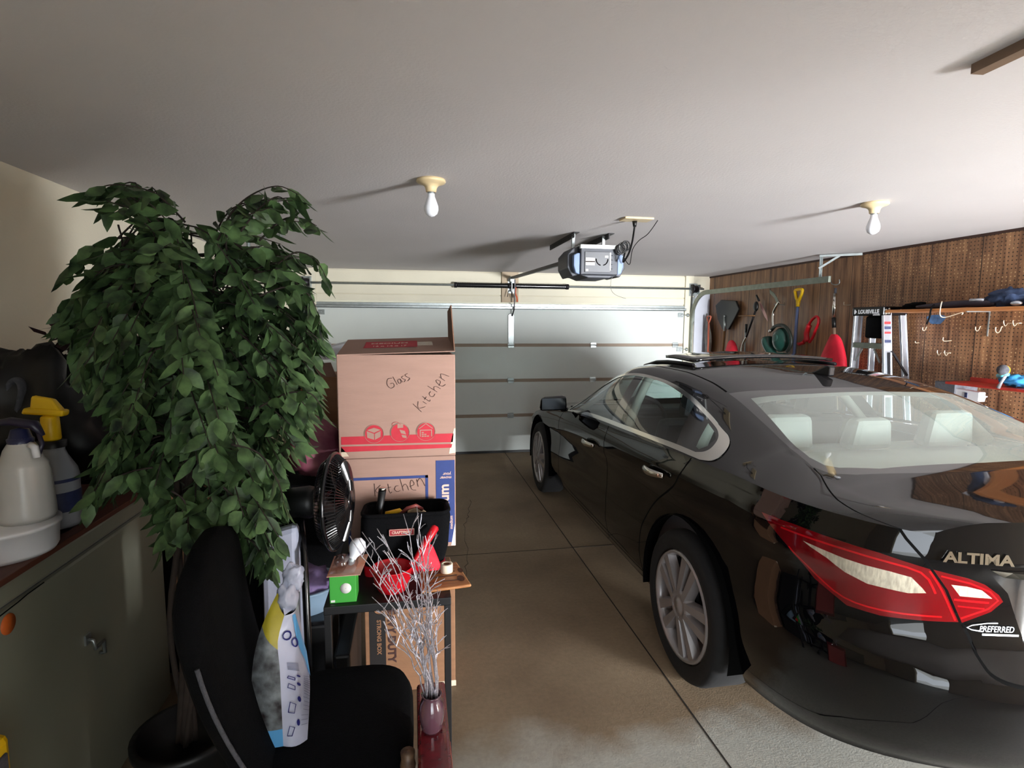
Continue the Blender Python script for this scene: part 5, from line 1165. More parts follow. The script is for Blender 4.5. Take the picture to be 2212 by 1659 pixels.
# tool bag
tg=T('tool_bag','open black fabric tool bag with red trim in front of the moving boxes','tool bag',(-.05,2.26,tz))
X0,X1,Y0_,Y1_=-.215,.150,2.14,2.37
ztp=at(870,1112,Y=2.15).z; ztb=at(870,1083,Y=2.37).z
B=MB()
def ring(x0,x1,y0,y1,z,rad,n=6,zb_=None):
    pts=[]
    for cx_,cy_,a0 in((x1-rad,y1-rad,0),(x0+rad,y1-rad,PI/2),(x0+rad,y0+rad,PI),(x1-rad,y0+rad,3*PI/2)):
        for i in range(n+1): a=a0+PI/2*i/n; pts.append(Vector((cx_+rad*math.cos(a),cy_+rad*math.sin(a),z)))
    return pts
rs=[ring(X0+.02,X1-.04,Y0_+.01,Y1_,tz+.03,.03),ring(X0,X1-.02,Y0_,Y1_,tz+.10,.04),ring(X0+.005,X1-.01,Y0_+.005,Y1_,ztp-.02,.04),ring(X0+.01,X1-.015,Y0_+.01,Y1_-.005,ztp,.04)]
for i,p in enumerate(rs[3]): 
    if p.y>2.3: p.z=ztb
for i,p in enumerate(rs[2]):
    if p.y>2.3: p.z=ztb-.015
inner=[ring(X0+.02,X1-.025,Y0_+.02,Y1_-.015,ztp-.004,.035),ring(X0+.03,X1-.05,Y0_+.03,Y1_-.025,tz+.05,.03)]
for p in inner[0]:
    if p.y>2.3: p.z=ztb-.004
allr=rs+inner; m=len(rs[0]); vs=[v for r_ in allr for v in r_]
B.smooth=True; B.add(vs,[(i*m+k,i*m+(k+1)%m,(i+1)*m+(k+1)%m,(i+1)*m+k) for i in range(len(allr)-1) for k in range(m)]+[tuple(range(5*m,6*m))]); P('bag_body',B,BLACKF,tg)
B=MB(); B.tube(rs[3]+[rs[3][0]],.007,6); P('rim_piping',B,BLACKF,tg)
r0=ring(X0+.015,X1-.035,Y0_+.004,Y1_,tz,.03); r1=ring(X0+.013,X1-.033,Y0_+.001,Y1_,tz+.04,.03); B=MB(); B.add(r0+r1,[(k,(k+1)%m,m+(k+1)%m,m+k) for k in range(m)]+[tuple(range(m-1,-1,-1)),tuple(range(m,2*m))]); P('red_base',B,RED,tg)
lz=at(868,1149,Y=Y0_).z; lx=at(868,1149,Y=Y0_).x
B=MB(); B.box((lx-.048,Y0_-.004,lz-.013),(lx+.048,Y0_+.002,lz+.013)); bd=P('name_patch',B,mat('dark_red_patch',(150,28,40),.6),tg)
B=MB(); 
for a,b_ in(((-.048,.011),(.048,.013)),((-.048,-.013),(.048,-.011)),((-.048,-.013),(-.046,.013)),((.046,-.013),(.048,.013))): B.box((lx+a[0],Y0_-.0055,lz+a[1]),(lx+b_[0],Y0_-.0035,lz+b_[1]))
P('patch_border',B,PRT,bd)
text('patch_lettering','CRAFTSMAN',.0155,(lx,Y0_-.004,lz-.0052),X,Z,PRT,bd,.001,.0006,align='CENTER',sx=.86)
def tool(nm,pts,r,m,label,cat,n=10,flat=None):
    B=MB(); B.tube([Vector(p) for p in pts],r,n,flat=flat); return P(nm,B,m,label=label,cat=cat)
pt0,pt1=at(818,1112,Y=2.25),at(826,1052,Y=2.24)
tl_=T('hammer_handle_tool','black-handled tool with chrome cap standing up in the tool bag','hand tool',tuple(pt0-Z*.1))
B=MB(); B.tube([pt0-Z*.1,pt0,pt1-Z*.012],[.012,.013,.0155],12); P('grip',B,BLACKP,tl_); B=MB(); B.tube([pt1-Z*.014,pt1-Z*.003,pt1],[.016,.016,.009],14); P('chrome_cap',B,CHROME,tl_)
tool('level',[at(834,1110,Y=2.26)-Z*.03,at(836,1110,Y=2.26),at(862,1104,Y=2.27),at(880,1110,Y=2.27)-Z*.02],[.010,.012,.012,.01],YELLOW,'bright yellow tool edge showing over the tool bag rim','hand tool',6)
tool('leather_strap',[at(864,1112,Y=2.22)-Z*.03,at(866,1110,Y=2.22),at(880,1098,Y=2.22),at(898,1092,Y=2.22),at(912,1100,Y=2.24)],[.008]*5,mat('reddish_leather',(140,62,56),.5),'reddish brown curved strap sticking out of the tool bag','strap',6)
B=MB(); B.add([at(880,1108,Y=2.30)-Z*.03,at(925,1110,Y=2.30)-Z*.03,at(922,1108,Y=2.30),at(898,1092,Y=2.30),at(880,1106,Y=2.30)],[(0,1,2,3,4)]); o=P('work_glove',B,mat('cream_leather',(214,190,160),.8,var=.1),label='cream coloured glove folded inside the tool bag',cat='glove',fix=False); sm=o.modifiers.new('s','SOLIDIFY'); sm.thickness=.02; bv=o.modifiers.new('b','BEVEL'); bv.width=.006; bv.segments=2
# red pan with handle
rp=T('red_scoop','red plastic bowl scoop with a long ribbed handle beside the tool bag','scoop',(-.085,2.03,tz))
c=Vector((at(848,1260,Y=2.04).x,2.035,tz)); B=MB(); B.lathe([(.001,0),(.052,0),(.066,.03),(.072,.082),(.076,.084),(.074,.088),(.069,.085),(.062,.03),(.048,.006),(.001,.006)],c,n=40); P('bowl',B,RED,rp)
h0=at(898,1208,Y=2.06); h1=at(920,1172,Y=2.08); h2=at(940,1140,Y=2.10)
B=MB(); B.tube([c+Vector((.06,.0,.075)),h0,h1,h2,h2+(h2-h1)*.12],[.008,.010,.0155,.016,.009],12); P('handle',B,RED,rp)
B=MB(); B.add([at(893,1215,Y=2.075),at(912,1178,Y=2.085),at(930,1172,Y=2.09),at(948,1215,Y=2.10),at(948,1228,Y=2.08),at(905,1232,Y=2.07)],[(0,1,2,3,4,5)]); o=P('red_cloth',B,REDCLOTH,label='red cloth wedge between the red scoop handle and the tool bag',cat='cloth',fix=False); sm=o.modifiers.new('s','SOLIDIFY'); sm.thickness=.03; bv=o.modifiers.new('b','BEVEL'); bv.width=.008
# cutting board + tape roll
cb=T('cutting_board','wooden board with dark burn marks at the right corner of the table','wooden board',(.10,2.08,tz))
q=[at(1019,1262,Z=tz+.012),at(986,1212,Z=tz+.012),at(905,1230,Z=tz+.012),at(908,1278,Z=tz+.012)]
B=MB(); cen=sum(q,Vector())/4; n_=Z
B.add([p-Z*.012 for p in q]+[p.copy() for p in q],[(0,3,2,1),(4,5,6,7),(0,1,5,4),(1,2,6,5),(2,3,7,6),(3,0,4,7)]); P('board',B,WOOD,cb,bevel=.006)
B=MB()
def bq(u,v): return q[3].lerp(q[0],u).lerp(q[2].lerp(q[1],u),v)+Z*.0006
for v0 in(.25,.45,.62): B.tube([bq(.15,v0),bq(.5,v0+.02),bq(.82,v0-.02)],.0022,4)
P('groove',B,mat('dark_burn',(60,34,20),.8),cb)
B=MB()
for u,v,a,b_ in((.86,.28,.08,.12),(.95,.6,.06,.10),(.2,.85,.06,.06)): B.add([bq(u+a*math.cos(t),v+b_*math.sin(t*1.0))+Z*.0004 for t in [2*PI*i/12 for i in range(12)]],[tuple(range(12))])
P('burn_mark',B,mat('brown_scorch',(84,48,24),.7,var=.3,scale=60),cb,fix=False)
tp=at(965,1238,Z=tz+.012); tr=T('tape_roll','off-white roll of tape lying on the wooden board','tape roll',tuple(tp)); B=MB(); c=tp; B.lathe([(.013,0),(.024,0),(.0245,.002),(.0245,.032),(.024,.034),(.013,.034),(.013,0)],c+Vector((0,.012,0)),n=36); P('tape_winding',B,mat('cream_masking_tape',(226,214,190),.6,var=.03),tr)
B=MB(); B.lathe([(.0128,.001),(.011,.001),(.011,.033),(.0128,.033)],c+Vector((0,.012,0)),n=24); P('core',B,CARDD,tr)
# ---- vase of silver twigs on the red chest
cz=.675; cs=T('red_chest','narrow dark red lacquered case with gold edging in front of the table','case',(.045,1.36,0))
B=MB(); B.box((-.002,1.18,0),(.078,1.52,cz)); P('case_body',B,mat('dark_red_lacquer',(104,22,28),.15,var=.25,scale=7,coat=1,stretch=(8,8,1)),cs,bevel=.008)
B=MB(); B.box((.0735,1.176,.01),(.0785,1.181,cz-.004)); B.box((.003,1.176,.01),(.0055,1.18,cz-.01)); P('gold_edging',B,mat('aged_gold',(196,140,84),.35,metal=.7),cs)
B=MB(); B.box((.078,1.20,0),(.092,1.50,.50)); P('pink_side_panel',B,mat('faded_red_panel',(170,74,72),.4),cs,bevel=.003)
cc=T('carved_post','slim brown carved wooden post beside the red case','carved post',(-.026,1.30,0))
B=MB(); B.lathe([(.001,0),(.022,0),(.022,.03)]+[(.016+.004*math.sin(i*1.3),.03+i*.0145) for i in range(1,42)]+[(.018,.645),(.001,.65)],(-.026,1.30,0),n=14); P('carved_shaft',B,mat('dark_carved_wood',(64,44,36),.5,c2=(110,84,60),scale=60),cc)
vs_=T('twig_vase','mauve glazed vase of silver glitter twigs standing on the red case','vase',(.035,1.33,cz))
vc=Vector((.035,1.33,cz)); B=MB(); B.lathe([(.001,0),(.024,0),(.027,.007),(.031,.034),(.0325,.05),(.029,.072),(.022,.085),(.023,.092),(.026,.095),(.022,.095),(.019,.085),(.001,.08)],vc,n=32); P('vase_body',B,mat('mauve_glass',(98,66,78),.1,coat=1,var=.1),vs_)
B=MB(); rr=random.Random(3)
SILV=mat('silver_glitter_twig',(196,190,198),.35,metal=.6,var=.35,scale=200)
ends=[(775,1165),(785,1150),(812,1140),(752,1160),(800,1230),(806,1290),(870,1110),(898,1095),(900,1140),(930,1150),(925,1230),(945,1290),(940,1330),(850,1200),(835,1185),(885,1180),(905,1190),(915,1160),(820,1320),(828,1360)]
for ex_,ey_ in ends:
    yy=1.33+rr.uniform(-.06,.06); e=at(ex_,ey_,Y=yy); s_=vc+Vector((rr.uniform(-.016,.016),rr.uniform(-.01,.01),.078))
    pts=[s_]; n=9
    for i in range(1,n+1):
        t=i/n; bend=Vector((e.x-s_.x,0,0)); p=s_.lerp(e,t); p.x=s_.x+(e.x-s_.x)*t**1.6; p+=Vector((rr.uniform(-1,1),rr.uniform(-1,1),rr.uniform(-.4,.4)))*.006; pts.append(p)
    B.tube(pts,[.0026-.0018*i/n for i in range(n+1)],5)
    for k in range(3,n):
        for _ in range(2):
            if rr.random()<.75:
                p=pts[k]; d=Vector((rr.uniform(-1,1),rr.uniform(-.6,.6),rr.uniform(.4,1.4))).normalized(); ln=rr.uniform(.015,.06); q_=p+d*ln*.5+Vector((rr.uniform(-.004,.004),0,.004)); B.tube([p,q_,p+d*ln],[.0014,.0012,.0008],4)
                if ln>.03: d2=(d+Vector((rr.uniform(-1,1),0,.2))*.6).normalized(); B.tube([q_,q_+d2*.02],[.001,.0008],4)
P('silver_twigs',B,SILV,vs_)
# ---- cartons further back left
t=cartonbox('tall_carton','tall brown carton behind the plant, left of the Glass Kitchen box',-.66,-.40,3.05,3.4,0,1.42,CARDD)
B=MB(); B.add([(-.66,3.05,1.42),(-.40,3.05,1.42),(-.42,3.0,1.50),(-.64,3.0,1.49)],[(0,1,2,3)]); P('open_flap',B,CARD,t,fix=False)
B=MB(); B.hexa([(-.62,3.06,1.505),(-.36,3.06,1.515),(-.36,3.3,1.53),(-.62,3.3,1.52),(-.64,3.06,1.515),(-.34,3.04,1.60),(-.34,3.3,1.61),(-.64,3.3,1.53)]); P('foam_sheet',B,mat('white_foam',(214,218,224),.6),label='white foam sheet resting on the tall carton behind the plant',cat='foam sheet')
t2=cartonbox('carton','plain cardboard carton behind the chair, right of the freezer',-1.08,-.90,2.64,2.73,0,.95,CARDD)
t3=cartonbox('carton','black carton on the floor behind the fan, below the pink bag',-.70,-.36,2.56,2.92,0,.98,BLACKF)
B=MB(); B.blob((-.46,2.66,1.12),.14,seed=8,amp=.2,sc=(.9,.8,1)); mz=min(v.z for v in B.v)
for v in B.v: v.z+=.985-mz
P('gift_bag',B,mat('pink_patterned_bag',(172,112,122),.5,c2=(120,44,70),scale=9),label='crumpled pink bag on the carton behind the fan',cat='bag')
# ================================================================ tools on the brown wall
def wp(px,py,d=.06): return at(px,py,X=XR-d)
def wth(nm,label,cat,px,py,d=.06,z0=None,group=None):
    p=wp(px,py,d); return T(nm,label,cat,(p.x,p.y,p.z if z0 is None else z0),group)
BLUEST=mat('blue_grey_fibreglass',(96,110,150),.35,var=.05); ORH=mat('faded_orange_handle',(206,112,88),.5,var=.08); GRN=mat('dark_green_plastic',(30,66,58),.25,var=.08); GREYPL=mat('clear_grey_sheet',(128,124,116),.35,var=.3,scale=14,bump=.5,bscale=16)
def dgrip(c,w_,h,r,m,parent,nm='d_grip',tilt=0):
    B=MB(); y,z=Vector((0,-1,0)),Z
    pts=[c,c+y*(-w_*.25)+z*h*.3,c-y*w_*.5+z*h*.75,c-y*w_*.45+z*h,c+y*w_*.45+z*h,c+y*w_*.5+z*h*.75,c+y*w_*.25+z*h*.3,c]
    B.tube(smoothpts(pts,4),r,8); return P(nm,B,m,parent)
# spade with orange D grip
t=wth('garden_spade','orange-handled spade wrapped in grey plastic in the far corner of the wall','spade',1530,700,.10,.02)
c=wp(1531,697,.10); dgrip(c,.085,.085,.010,ORH,t); bt=wp(1529,772,.10); dn=(bt-c).normalized(); end=c+dn*((c.z-.35)/-dn.z)
B=MB(); B.tube([c,end],.013,8); P('shaft',B,ORH,t)
B=MB(); B.prism([(-.09,0),(.09,0),(.085,-.25),(0,-.30),(-.085,-.25)],end+Vector((0,0,.02)),Y,Z,X*.006); P('blade',B,DARKST,t,bevel=.002)
B=MB(); q=[wp(*p_,.05) for p_ in((1515,680),(1536,682),(1546,735),(1536,768),(1520,800),(1512,735))]; n=12
pts=[wp(1526,678,.05),wp(1526,705,.06),wp(1529,740,.06),wp(1527,775,.05),wp(1524,830,.05)]; B.tube(smoothpts(pts,4),[.03,.045,.065,.075,.085,.09,.10,.10,.095,.09,.085,.08,.08,.08,.08,.075,.07],9,flat=(.25,1),up=(1,0,0)); P('plastic_wrap',B,GREYPL,t)
# snow shovel blade up
t=wth('snow_shovel','black-bladed shovel hung blade up beside the garage door corner','shovel',1570,680,.06,.02)
B=MB(); cc=[wp(*p_,.045) for p_ in((1548,660),(1560,648),(1592,650),(1599,668),(1588,690),(1576,712),(1563,712),(1553,690))]; B.add([p+X*.008 for p in cc]+[p-X*.02 for p in cc],[tuple(range(7,-1,-1)),tuple(range(8,16))]+[(i,(i+1)%8,8+(i+1)%8,8+i) for i in range(8)]); P('blade',B,BLACKP,t,bevel=.006)
a=wp(1566,708,.06); b_=wp(1560,772,.06); dn=(b_-a).normalized(); B=MB(); B.tube([a,a+dn*((a.z-.03)/-dn.z)],.016,8); P('wood_handle',B,WOODH,t); B=MB(); B.tube([wp(1565,684,.07),wp(1566,715,.062)],[.012,.02],8); B.ball(wp(1565,683,.075),.014,n=10,m=8); P('socket',B,GALV,t)
def draped(nm,label,top,pts,wid,m,seed):
    """a cloth bag hanging on a handle: bulging tapered lump with folds"""
    from mathutils import noise
    B=MB(); B.smooth=True; m_=26; P_=smoothpts(pts,4); n=len(P_); vs=[]
    for i,p in enumerate(P_):
        t_=i/(n-1); w_=interp(t_,[j/(len(wid)-1) for j in range(len(wid))],wid)
        for k in range(m_):
            a=2*PI*k/m_; r_=1+.16*noise.noise(Vector((math.cos(a)*1.6+seed,math.sin(a)*1.6,t_*2.5)))+.05*math.sin(a*5+t_*4)
            vs.append(p+Vector((math.sin(a)*w_*.42*r_,math.cos(a)*w_*r_,0)))
    B.add(vs,[(i*m_+k,i*m_+(k+1)%m_,(i+1)*m_+(k+1)%m_,(i+1)*m_+k) for i in range(n-1) for k in range(m_)]+[tuple(range(m_-1,-1,-1)),tuple(range((n-1)*m_,n*m_))])
    p=pts[-1]; o=T(nm,label,'cloth bag',(p.x,p.y,p.z)); P('cloth',B,m,o); return o
draped('red_cloth_bag','small red cloth bag hanging low between the black shovel and the trimmer',0,[wp(1580,735,.10),wp(1580,745,.10),wp(1580,770,.10),wp(1578,800,.10),wp(1576,850,.10)],[.03,.085,.13,.14,.13],REDCLOTH,3)
# line trimmer
t=wth('line_trimmer','black line trimmer hung head up from a wooden peg on the brown wall','trimmer',1634,665,.07,1.0)
B=MB(); B.ball(wp(1633,662,.08),.05,sc=(.5,.8,1.2),n=14,m=10); P('trimmer_head',B,BLACKP,t)
B=MB(); B.tube([wp(1632,672,.08),wp(1622,700,.08),wp(1612,728,.08)],.012,8); P('upper_shaft',B,DARKST,t); B=MB(); B.tube(smoothpts([wp(1612,728,.08),wp(1604,745,.08),wp(1601,770,.08),wp(1601,830,.08)],4),.013,8); P('lower_shaft',B,CHROME,t)
B=MB(); B.tube([wp(1584,682,.01),wp(1630,682,.10)],.008,6); o=P('wall_peg',B,WOODH,label='thin wooden peg behind the black trimmer head',cat='peg')
t=wth('grass_whip','slim grey handled grass whip hanging right of the small red bag','grass whip',1610,705,.06,1.0)
B=MB(); B.tube([wp(1611,712,.06),wp(1609,745,.06),wp(1608,850,.06)],.011,8); P('handle',B,GALV,t); B=MB(); B.tube([wp(1612,700,.06),wp(1611,718,.06)],.022,6,flat=(.5,1)); P('black_grip',B,BLACKP,t)
# sickle blade
t=wth('pruning_saw','curved pale pruning saw blade hanging above the green leaf blower','saw',1650,670,.05)
B=MB(); top=[wp(*p_,.04) for p_ in((1640,650),(1646,658),(1652,670),(1657,682),(1659,694),(1652,684),(1645,668))]; B.add(top+[p-X*.004 for p in top],[tuple(range(6,-1,-1)),tuple(range(7,14))]+[(i,(i+1)%7,7+(i+1)%7,7+i) for i in range(7)]); P('saw_blade',B,mat('pinkish_steel',(206,160,154),.4,metal=.3),t)
B=MB(); B.tube([wp(1640,650,.045),wp(1634,638,.045)],.012,6); P('saw_grip',B,BLACKP,t)
# scythe-like bent tube tool
t=wth('hedge_tool','bent silver tube tool with grey blade above the green leaf blower','garden tool',1675,660,.08,1.6)
B=MB(); B.tube(smoothpts([wp(1671,706,.08),wp(1670,690,.08),wp(1671,674,.08),wp(1678,660,.08),wp(1683,652,.09)],4),.014,8); P('bent_tube',B,CHROME,t)
B=MB(); top=[wp(*p_,.07) for p_ in((1663,626),(1672,632),(1679,642),(1684,656),(1680,658),(1674,644),(1664,634))]; B.add(top+[p-X*.006 for p in top],[tuple(range(6,-1,-1)),tuple(range(7,14))]+[(i,(i+1)%7,7+(i+1)%7,7+i) for i in range(7)]); P('flat_blade',B,GALVD,t)
B=MB(); B.tube([wp(1672,657,.02),wp(1694,659,.10),wp(1694,654,.10)],.004,5); P('wall_hook',B,GALV,label='small wire hook holding the bent silver tube tool',cat='hook')
# leaf blower
t=wth('leaf_blower','dark green leaf blower hanging nozzle down on the brown wall','leaf blower',1680,745,.14,1.2)
c=wp(1688,734,.14); B=MB(); B.ball(c,.115,sc=(.75,1.0,1.15),n=24,m=16); P('fan_housing',B,GRN,t)
B=MB(); B.lathe([(.001,.004),(.034,.004),(.04,0),(.044,-.01)],c+Vector((-.083,.0,.02)),-X,n=24); P('air_intake',B,mat('deep_green_grille',(26,66,56),.5,var=.2,scale=80),t)
B=MB(); B.tube(smoothpts([wp(1657,728,.16),wp(1660,748,.16),wp(1671,768,.15),wp(1679,785,.14),wp(1682,800,.14),wp(1684,840,.14)],4),[.05,.062,.066,.064,.06,.056,.052,.048,.046,.045,.044,.044,.044,.043,.042,.042,.042,.042,.04,.04,.04],12); P('blow_tube',B,GRN,t)
B=MB(); B.tube(smoothpts([wp(1664,716,.16),wp(1676,704,.17),wp(1694,704,.17),wp(1706,720,.17),wp(1709,742,.17),wp(1700,760,.16)],4),.018,8); P('carry_handle',B,mat('olive_black_plastic',(34,40,34),.5),t)
B=MB(); B.ball(wp(1664,715,.17),.022,n=12,m=8); P('chrome_knob',B,CHROME,t)
# yellow D-grip shovel
t=wth('yellow_grip_shovel','shovel with a yellow D grip and blue-grey shaft leaning on the brown wall','shovel',1725,640,.08,.0)
c=wp(1724,652,.08); dgrip(c,.105,.125,.016,YELLOW,t); b_=wp(1717,742,.08); dn=(b_-c).normalized(); e=c+dn*((c.z-.35)/-dn.z); B=MB(); B.tube([c+Vector((0,0,.02)),e],[.016,.015],10); P('shaft',B,BLUEST,t)
B=MB(); B.prism([(-.10,.05),(-.04,.1),(.04,.1),(.10,.05),(.10,-.25),(0,-.32),(-.10,-.25)],e,Y,Z,X*.006); P('blade',B,DARKST,t,bevel=.002)
B=MB(); B.tube([c,c+Vector((0,0,.02)),c+dn*.05],[.02,.024,.019],8); P('grip_socket',B,YELLOW,t)
# red gripper with wooden handle
t=wth('red_headed_tool','red plastic headed tool with wooden handle beside the yellow-grip shovel','garden tool',1745,710,.08,.0)
B=MB()
for pts,r_ in(([(1724,742),(1732,742),(1740,730),(1744,712),(1750,696),(1762,684),(1768,688),(1768,698),(1762,712),(1756,728),(1748,740)],.016),([(1744,738),(1742,720),(1748,702)],.03),([(1726,744),(1736,740)],.022)): B.tube(smoothpts([wp(a,b2,.08) for a,b2 in pts],3),r_,8,flat=(.8,1))
P('red_head',B,RED,t)
a=wp(1743,734,.07); b_=wp(1739,790,.07); dn=(b_-a).normalized(); B=MB(); B.tube([a,a+dn*((a.z-.02)/-dn.z)],.014,8); P('wood_handle',B,WOODH,t)
# pole with silver top and red bag
t=wth('extension_pole','silver and black extension pole with red cloth bag, left of the ladder','pole',1803,650,.08,.0)
B=MB(); B.tube([wp(1804,634,.08),wp(1801,688,.08)],.017,12); P('silver_tube',B,CHROME,t); B=MB(); B.tube([wp(1805,622,.08),wp(1804,637,.08)],.012,10); P('hanging_tip',B,GREYF,t)
B=MB(); B.tube([wp(1801,687,.08),wp(1802,708,.08)],.019,12); P('black_collar',B,BLACKP,t); a=wp(1802,706,.08); b_=wp(1803,740,.08); dn=(b_-a).normalized(); B=MB(); B.tube([a,a+dn*((a.z-.02)/-dn.z)],.014,10); P('lower_tube',B,mat('tan_pole',(150,124,104),.5),t)
draped('red_cloth_bag','large bright red cloth bag hanging on the silver pole left of the ladder',0,[wp(1802,722,.12),wp(1803,735,.12),wp(1801,760,.12),wp(1800,790,.12),wp(1800,830,.12)],[.03,.085,.13,.165,.17],REDCLOTH,9)
B=MB(); B.tube(smoothpts([wp(1795,606,.004),wp(1797,613,.05),wp(1806,615,.11),wp(1813,612,.11),wp(1813,604,.11)],4),.0045,6); P('wall_hook',B,GALV,label='brown wire hook above the silver extension pole',cat='hook')
# ---- step ladder
LAD=ALU; ld=T('step_ladder','aluminium step ladder with black top cap leaning folded on the brown wall','ladder',(3.93,4.25,0))
ztop=1.865; xf,xb=3.84,3.99; yn,yf=4.00,4.29
def rail(y0,y1,x0,x1,wx,wy,nm,z1=ztop-.03):
    B=MB(); tp=Vector((x0,y0,z1)); bt=Vector((x1,y1,.02)); ax=(bt-tp)/2; c_=(tp+bt)/2
    B.obox(c_,X*wx,Y*wy,ax); B.obox(c_+X*wx,X*.004,Y*(wy+.006),ax); return P(nm,B,LAD,ld,bevel=.002)
yn2=yn-.24; yf2=yf-.02
for y0,y1,s_ in((yn,yn2,1),(yf,yf2,-1)): rail(y0,y1,xf,xf-.05,.034,.011,'front_rail')
for y0,y1 in((yn,yn2),(yf,yf2)): rail(y0,y1,xb,XR-.06,.024,.010,'rear_rail')
def ry(y0,y1,z): return y0+(y1-y0)*(ztop-.03-z)/(ztop-.05)
def rx(z): return xf-.05*(ztop-.03-z)/(ztop-.05)
for z in(1.56,1.27,.98,.69,.40):
    B=MB(); a_,b2=ry(yn,yn2,z),ry(yf,yf2,z); x=rx(z); B.box((x-.035,a_+.01,z-.045),(x-.03,b2-.01,z)); B.box((x-.035,a_+.01,z-.004),(x+.06,b2-.01,z)); P('step',B,GALVD,ld,bevel=.002)
    if z>1.4: B=MB(); m_=(a_+b2)/2; B.tube([(x-.02,a_+.03,z-.16),(x-.02,a_+.10,z-.05)],.008,4); P('step_brace',B,GALV,ld); B=MB(); B.tube([(x-.02,b2-.03,z-.16),(x-.02,b2-.10,z-.05)],.008,4); P('step_brace',B,GALV,ld)
B=MB(); B.box((xf-.045,yn-.02,ztop-.075),(xb+.04,yf+.02,ztop)); cap=P('top_cap',B,BLACKG,ld,bevel=.01)
LWT=mat('white_cap_lettering',(226,228,232),.5,var=0)
text('cap_lettering','LOUISVILLE',.044,(xf-.046,yf-.05,ztop-.055),-Y,Z,LWT,cap,.001,.0018,sx=.98)
text('cap_lettering','LADDER',.018,(xf-.046,yf-.21,ztop-.073),-Y,Z,LWT,cap,.001,.0008)
B=MB(); B.prism([(0,.02),(.02,.0),(0,-.02),(-.006,-.008),(-.006,.008)],(xf-.047,yf-.012,ztop-.04),-Y,Z,X*.002); P('arrow_mark',B,LWT,cap)
for x,z in((xf-.02,-.03),(xf+.01,-.022),(xf+.01,-.055),(xf-.02,-.058),(xb-.03,-.03)):
    B=MB(); B.lathe([(.010,0),(.009,.006),(.001,.007)],(x,yn-.02,ztop+z),-Y,n=12); P('rivet',B,CHROME,cap)
B=MB(); B.hexa([(xf-.02,yn-.006+.03,1.60),(xf+.08,yn+.03,1.60),(xf+.08,yf-.10,1.60),(xf-.02,yf-.10,1.60),(xf-.02,yn+.03,1.79),(xf+.08,yn+.03,1.79),(xf+.08,yf-.10,1.79),(xf-.02,yf-.10,1.79)]); P('hanging_pouch',B,BLACKF,label='black tool pouch hanging inside the ladder below its cap',cat='pouch',bevel=.02)
B=MB(); B.tube([(xf+.02,yn-.03-.03,1.50),(xf+.05,yn-.06,1.47),(xb-.0,yn-.10,1.30)],.010,4); B.tube([(xf-.01,yn-.07,1.49),(xf-.015,yn-.10,1.25)],.009,4); P('spreader_bar',B,DARKST,ld)
REDL=mat('red_warning_label',(206,40,44),.5,var=.05); DKL=mat('dark_blue_label_ink',(44,50,80),.5,var=.2)
for z,m_,h in((1.73,REDL,.02),(1.69,DKL,.022),(1.65,REDL,.016),(1.58,DKL,.022),(1.53,LBL,.05),(1.20,REDL,.03),(1.15,LBL,.05)):
    y=ry(yn,yn2,z)-.0125; x=rx(z); B=MB(); B.box((x-.028,y-.002,z-h/2),(x+.028,y+.002,z+h/2)); P('safety_label',B,m_,ld)
# ---- long shelf and what lies on it
zs=1.835; B=MB(); B.box((XR-.26,2.2,zs-.022),(XR,4.02,zs)); sf=T('wall_shelf','long orange-brown wooden shelf on the pegboard right of the ladder','shelf',(XR,3.1,zs-.02)); P('shelf_board',B,mat('orange_pine',(206,140,84),.5,c2=(180,112,62),scale=6,stretch=(10,1,10)),sf,bevel=.003)
for y in(3.35,2.5):
    B=MB(); B.tube([(XR-.002,y,zs-.2),(XR-.002,y,zs-.024),(XR-.2,y,zs-.026)],.006,4); P('bracket',B,GALV,sf)
def sp_(px,dz,Xd=.20): p=at(px,660,X=XR-Xd); return Vector((XR-Xd,p.y,zs+dz))
t=T('umbrella','folded dark umbrella lying on the long shelf','umbrella',(XR-.2,3.5,zs)); B=MB(); B.tube(smoothpts([sp_(1980,.02),sp_(2030,.022),sp_(2080,.03),sp_(2120,.028),sp_(2150,.025)],4),[.008,.012,.016,.02,.024,.026,.027,.026,.025,.024,.026,.027,.026,.025,.024,.02,.018],10); P('canopy',B,mat('dark_purple_nylon',(40,32,44),.6,var=.2,bump=.3,bscale=20),t)
B=MB(); B.tube([sp_(2095,.052,.21),sp_(2125,.05,.21)],.012,8); P('silver_band',B,ALU,t)
B=MB(); a_=sp_(2022,.02,.27); B.tube(smoothpts([sp_(2018,.03,.235),sp_(2012,.0,.268),at(2008,685,X=XR-.27),at(2002,700,X=XR-.27)],4),.006,5); P('wrist_strap',B,BLACKF,t)
B=MB(); B.blob(sp_(1978,.03,.1),.06,seed=2,amp=.3,sc=(1,1.6,.5)); 
for v in B.v: v.z=max(v.z,zs+.001)
P('black_bag',B,BLACKF,label='small black bag on the shelf end beside the ladder cap',cat='bag')
c_=at(2182,645,X=XR-.14); B=MB(); B.blob((c_.x,c_.y,zs+.055),.10,seed=6,amp=.35,sc=(.9,1.35,.62)); 
for v in B.v: v.z=max(v.z,zs+.001)
P('blue_cloth',B,mat('dark_blue_denim_cloth',(44,58,86),.9,var=.35,scale=18,bump=.5,bscale=25),label='rumpled dark blue cloth heaped on the right of the long shelf',cat='cloth')
B=MB(); c_=at(2190,652,X=XR-.25); B.ball((c_.x+.02,c_.y,zs+.02),.018,sc=(1,2,.9),n=12,m=8); P('silver_knob_tool',B,ALU,label='small silver object at the shelf edge in front of the blue cloth',cat='small tool')
